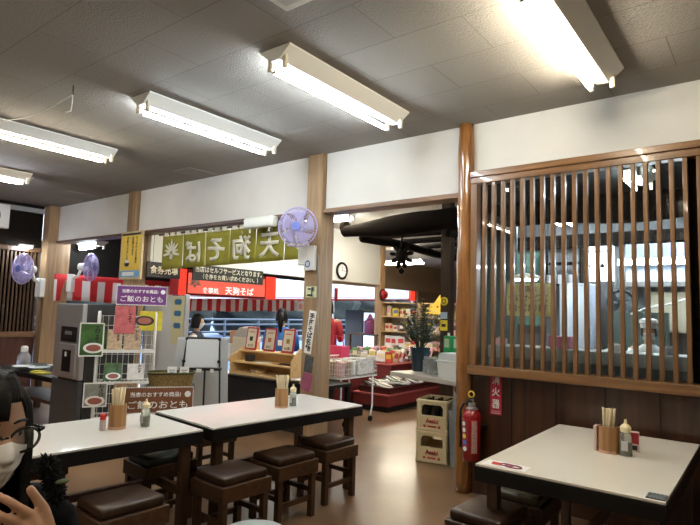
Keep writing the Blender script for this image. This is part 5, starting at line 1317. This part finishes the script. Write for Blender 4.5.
MB().grid(20, 6, lambda u, v: (-.245+.49*u, .006*math.sin(u*12), -.18+.36*v)).build('cloth', mat('banner_yellow', (.66, .58, .24), .8), s, smooth=True, thick=.003)
lettering('当店は', .0, .12, .2, .07, -.012, INK, s, keep=False); lettering('セルフサービスに', 0, .02, .43, .085, -.012, INK, s, keep=False); lettering('となっております', 0, -.09, .43, .085, -.012, INK, s, keep=False)
for x in (-.22, .22): MB().cyl((x, .0, .18), (x, .0, 1.31), .003, n=6).build('cord', BLACK, s)
t = thing('round_lamp', 'round white kitchen lamp above the olive-yellow notice', 'lamp', (-2.28, 6.35, 1.93))
MB().lathe([(0, 0), (.14, .01), (.165, .04), (.10, .07), (.02, .085), (0, .085)], 26).build('shade', WHITEP, t, smooth='auto')
MB().lathe([(0, -.012), (.12, -.004), (.13, .008), (0, .008)], 26).build('diffuser', TUBES['cool'], t, smooth='auto'); MB().cyl((0, 0, .08), (0, 0, 1.07), .006, n=6).build('cord', BLACK, t)
o = MB().box(-2.03, -1.68, 8.02, 8.10, 2.02, 2.5, .003).build('window_1', mat('lit_window', (.85, .88, .9), .6, emit=(.95, .98, 1), es=2.2)); o['kind'] = 'structure'
t = thing('utensil_rail', 'black rail with ladles hanging before the bright kitchen window', 'rail', (-1.86, 7.94, 2.42))
MB().cyl((-.2, 0, 0), (.2, 0, 0), .008, n=8).cyl((-.2, 0, .08), (.2, 0, .08), .006, n=8).build('bar', BLACK, t)
for i, x in enumerate((-.12, .02, .06)): MB().cyl((x, 0, 0), (x, 0, -.18), .006, n=6).ball((x, 0, -.2), .03, .02, .03, 10, 8).build('ladle', BLACKM, t)
t = thing('range_hood', 'pale steel hood panel lit by the strip light in the kitchen', 'hood', (-.9, 7.98, 1.98))
MB().box(-.62, .85, .0, .1, 0, .55, .004).build('hood_panel', mat('hood_blue_steel', (.45, .52, .66), .35, metal=.2), t)
MB().box(-.62, .85, -.14, .02, -.05, .02, .004).build('hood_lip', STEEL, t)
t = thing('kitchen_cupboard', 'cream kitchen cupboard below the hood behind the cook', 'cupboard', (-.75, 7.95, 1.35))
MB().box(-.5, .7, 0, .14, 0, .52, .004).build('cupboard_body', CREAMW, t)
for k in (0, 1): MB().box(-.49+.6*k, .09+.6*k, -.02, .0, .01, .51, .004).build('door', mat('cupboard_cream', (.64, .58, .44), .5), t)
t = thing('steel_refrigerator', 'tall pale steel kitchen cabinet at the centre of the kitchen', 'refrigerator', (-1.98, 7.3, 0))
MB().box(-.20, .16, 0, .6, 0, 1.95, .008).build('cabinet', mat('pale_blue_steel', (.5, .55, .66), .35, metal=.3), t)
for z0_, z1_ in ((.1, 1.0), (1.03, 1.9)): MB().box(-.19, .15, -.02, 0, z0_, z1_, .006).build('door', mat('pale_blue_steel', (.5, .55, .66), .35, metal=.3), t)
MB().box(-.16, -.14, -.05, -.02, 1.1, 1.5, .004).build('handle', CHROME, t)
t = thing('stand_in_cabinet', 'glass-fronted green cabinet standing in for a greenish window at the left of the kitchen', 'cabinet', (-3.0, 7.9, 0))  # made-up cabinet, its green front stands in for a window
MB().box(-.38, .42, 0, .08, 1.35, 2.45, .004).build('cabinet_body', mat('green_cabinet', (.05, .11, .09), .5), t)
for k in (0, 1): MB().box(-.36+.39*k, .0+.39*k, -.015, 0, 1.38, 2.42, .003).build('glass_door', mat('green_glass', (.12, .24, .20), .15), t)
MB().box(-.38, .42, -.02, .0, 1.86, 1.90).build('rail', LIGHTW, t)
t = thing('dish_shelf', 'dark kitchen shelf with pale dishes above the olive-yellow notice', 'shelf', (-2.2, 7.75, 1.95))
for z in (0, .3): MB().box(-.35, .15, 0, .25, z, z+.02).build('shelf_board', DARKW, t)
MB().box(-.37, -.35, 0, .25, -.05, .5).box(.15, .17, 0, .25, -.05, .5).build('side_panel', DARKW, t)
for i in range(6):
    o = MB().lathe([(0, 0), (.03, 0), (.034, .13+.02*(i % 2)), (0, .13+.02*(i % 2))], 12).build('dish_stack', mat('dish_white', (.6, .6, .62), .4), smooth='auto', loc=(-2.49+.075*i, 7.85, 1.97)); tag(o, 'white cup on the dark kitchen shelf', 'cup', 'cups on the kitchen shelf'); o.name = 'cup'
t = thing('stove_unit', 'dark kitchen stove unit with pots left of the cook', 'stove', (-1.45, 7.2, 0))
MB().box(-.25, .45, 0, .6, 0, .9, .005).build('stove_body', mat('stove_steel', (.12, .13, .14), .4, metal=.4), t)
MB().box(-.25, .45, .45, .6, .9, 1.6, .004).build('splash_back', mat('splash_green', (.07, .10, .09), .4), t)
for x, r_ in ((-.08, .11), (.25, .13)):
    p = thing('cooking_pot', 'steel pot on the %s of the dark stove' % ('left' if x < 0 else 'right'), 'pot', (-1.45+x, 7.45-.2, .9))
    MB().lathe([(0, 0), (r_, 0), (r_, .22), (r_*1.05, .225), (r_*.95, .225), (0, .22)], 22).build('pot_body', STEEL, p, smooth='auto')
    MB().lathe([(r_*1.02, .226), (r_*.6, .25), (.02, .26), (.02, .28), (0, .28)], 22).build('lid', STEEL, p, smooth='auto')
t = thing('kitchen_fan', 'dark round kitchen fan on the wall by the pale steel cabinet', 'fan', (-1.55, 7.86, 1.72))
MB().tube([(.16*math.cos(2*PI*k/30), -.03, .16*math.sin(2*PI*k/30)) for k in range(30)], .02, 8, True).build('ring', BLACK, t, smooth=True)
bl = MB()
for k in range(5): bl.grid(3, 3, lambda u, v, k=k: ((.03+.11*u)*math.cos(2*PI*k/5+.8*(v-.5)), -.03+.03*(v-.5), (.03+.11*u)*math.sin(2*PI*k/5+.8*(v-.5))))
bl.build('blades', mat('fan_dark', (.06, .07, .08), .4), t, thick=.003); MB().cyl((0, .10, 0), (0, -.05, 0), .035, n=14).build('motor', BLACK, t)
t = thing('lamp_arm', 'slanting white pipe with a tap in front of the cream cupboard', 'pipe', (-1.25, 7.6, 1.62))
MB().tube([(-.15, 0, -.05), (.0, 0, .02), (.3, 0, .09), (.6, 0, .2)], .012, 8).build('pipe', WHITEP, t, smooth=True); MB().cyl((.6, 0, .2), (.6, .36, .2), .012, n=8).build('wall_fitting', STEEL, t)

# ------------------------------------------------------------------ outside
t = thing('guard_rail', 'pale roadside guard rail beyond the shop', 'guard rail', (-21, 0, -.1))
for z in (.45, .8, 1.05): MB().cyl((0, -10, z), (0, 60, z), .05, n=8).build('rail', mat('galvanised', (.030, .042, .06), .7), t)
for i in range(32): MB().cyl((0, -9+2.2*i, 0), (0, -9+2.2*i, 1.08), .06, n=8).build('post', mat('galvanised', (.030, .042, .06), .7), t)
tag(MB().box(-20.5, -19.9, -20, 70, -.1, .12, .02).build('kerb', mat('kerb_grey', (.06, .065, .07), .8)), 'grey concrete kerb under the guard rail', 'kerb')
FOL = mat('hedge_leaf', (.006, .010, .008), .85, noise=.6, nscale=6, bump=1., bscale=12)
rt_ = random.Random(21)
for i in range(16):
    m = MB(); m.ball((0, 0, 0), 1, 1, 1, 28, 18)
    for v_ in m.b.verts:
        d = v_.co.normalized(); k = 1 + .12*math.sin(d.x*9+i)*math.sin(d.y*8)+.10*math.sin(d.z*13+d.x*7+i*2) + rt_.uniform(-.05, .05); v_.co = Vector((d.x*2.2*k, d.y*1.75*k, d.z*(2.3+.5*math.sin(i*1.7))*k))
    o = m.build('roadside_bush', FOL, smooth=True, loc=(-25.5+.8*math.sin(i*2.1), -8+4.3*i, 1.6))
    tag(o, 'dark leafy bush in the hedge behind the guard rail', 'bush', 'roadside bushes')

# ------------------------------------------------------------------ light, world, camera
TS = {'cool': 70, 'warm': 76, 'violet': 80}
for k_, m_ in TUBES.items(): m_.node_tree.nodes['Emission'].inputs['Strength'].default_value = TS[k_]
w = bpy.data.worlds.new('World'); SC.world = w; w.use_nodes = True
bg = w.node_tree.nodes['Background']; bg.inputs[0].default_value = (.74, .86, 1., 1); bg.inputs[1].default_value = 4.6
pitch, roll, yaw, FPX = .0898016, .0293403, .6579436, 545.66
fw = Vector((-math.sin(yaw)*math.cos(pitch), math.cos(yaw)*math.cos(pitch), math.sin(pitch)))
r0 = Vector((math.cos(yaw), math.sin(yaw), 0)); u0 = r0.cross(fw)
rr = r0*math.cos(roll) + u0*math.sin(roll); uu = u0*math.cos(roll) - r0*math.sin(roll)
cam = bpy.data.cameras.new('camera'); co = bpy.data.objects.new('camera', cam); COL.objects.link(co)
cam.sensor_width = 36; cam.lens = FPX*36/700; cam.clip_start = .05; cam.clip_end = 300
M = Matrix((rr, uu, -fw)).transposed().to_4x4(); M.translation = (0, 0, 1.5); co.matrix_world = M
SC.camera = co
vs = SC.view_settings; vs.view_transform = 'Standard'; vs.look = 'None'; vs.gamma = 1; vs.use_curve_mapping = False; vs.exposure = 1.0
SC.cycles.use_denoising = True
SC.cycles.max_bounces = 8; SC.cycles.transparent_max_bounces = 16; SC.cycles.sample_clamp_indirect = 8
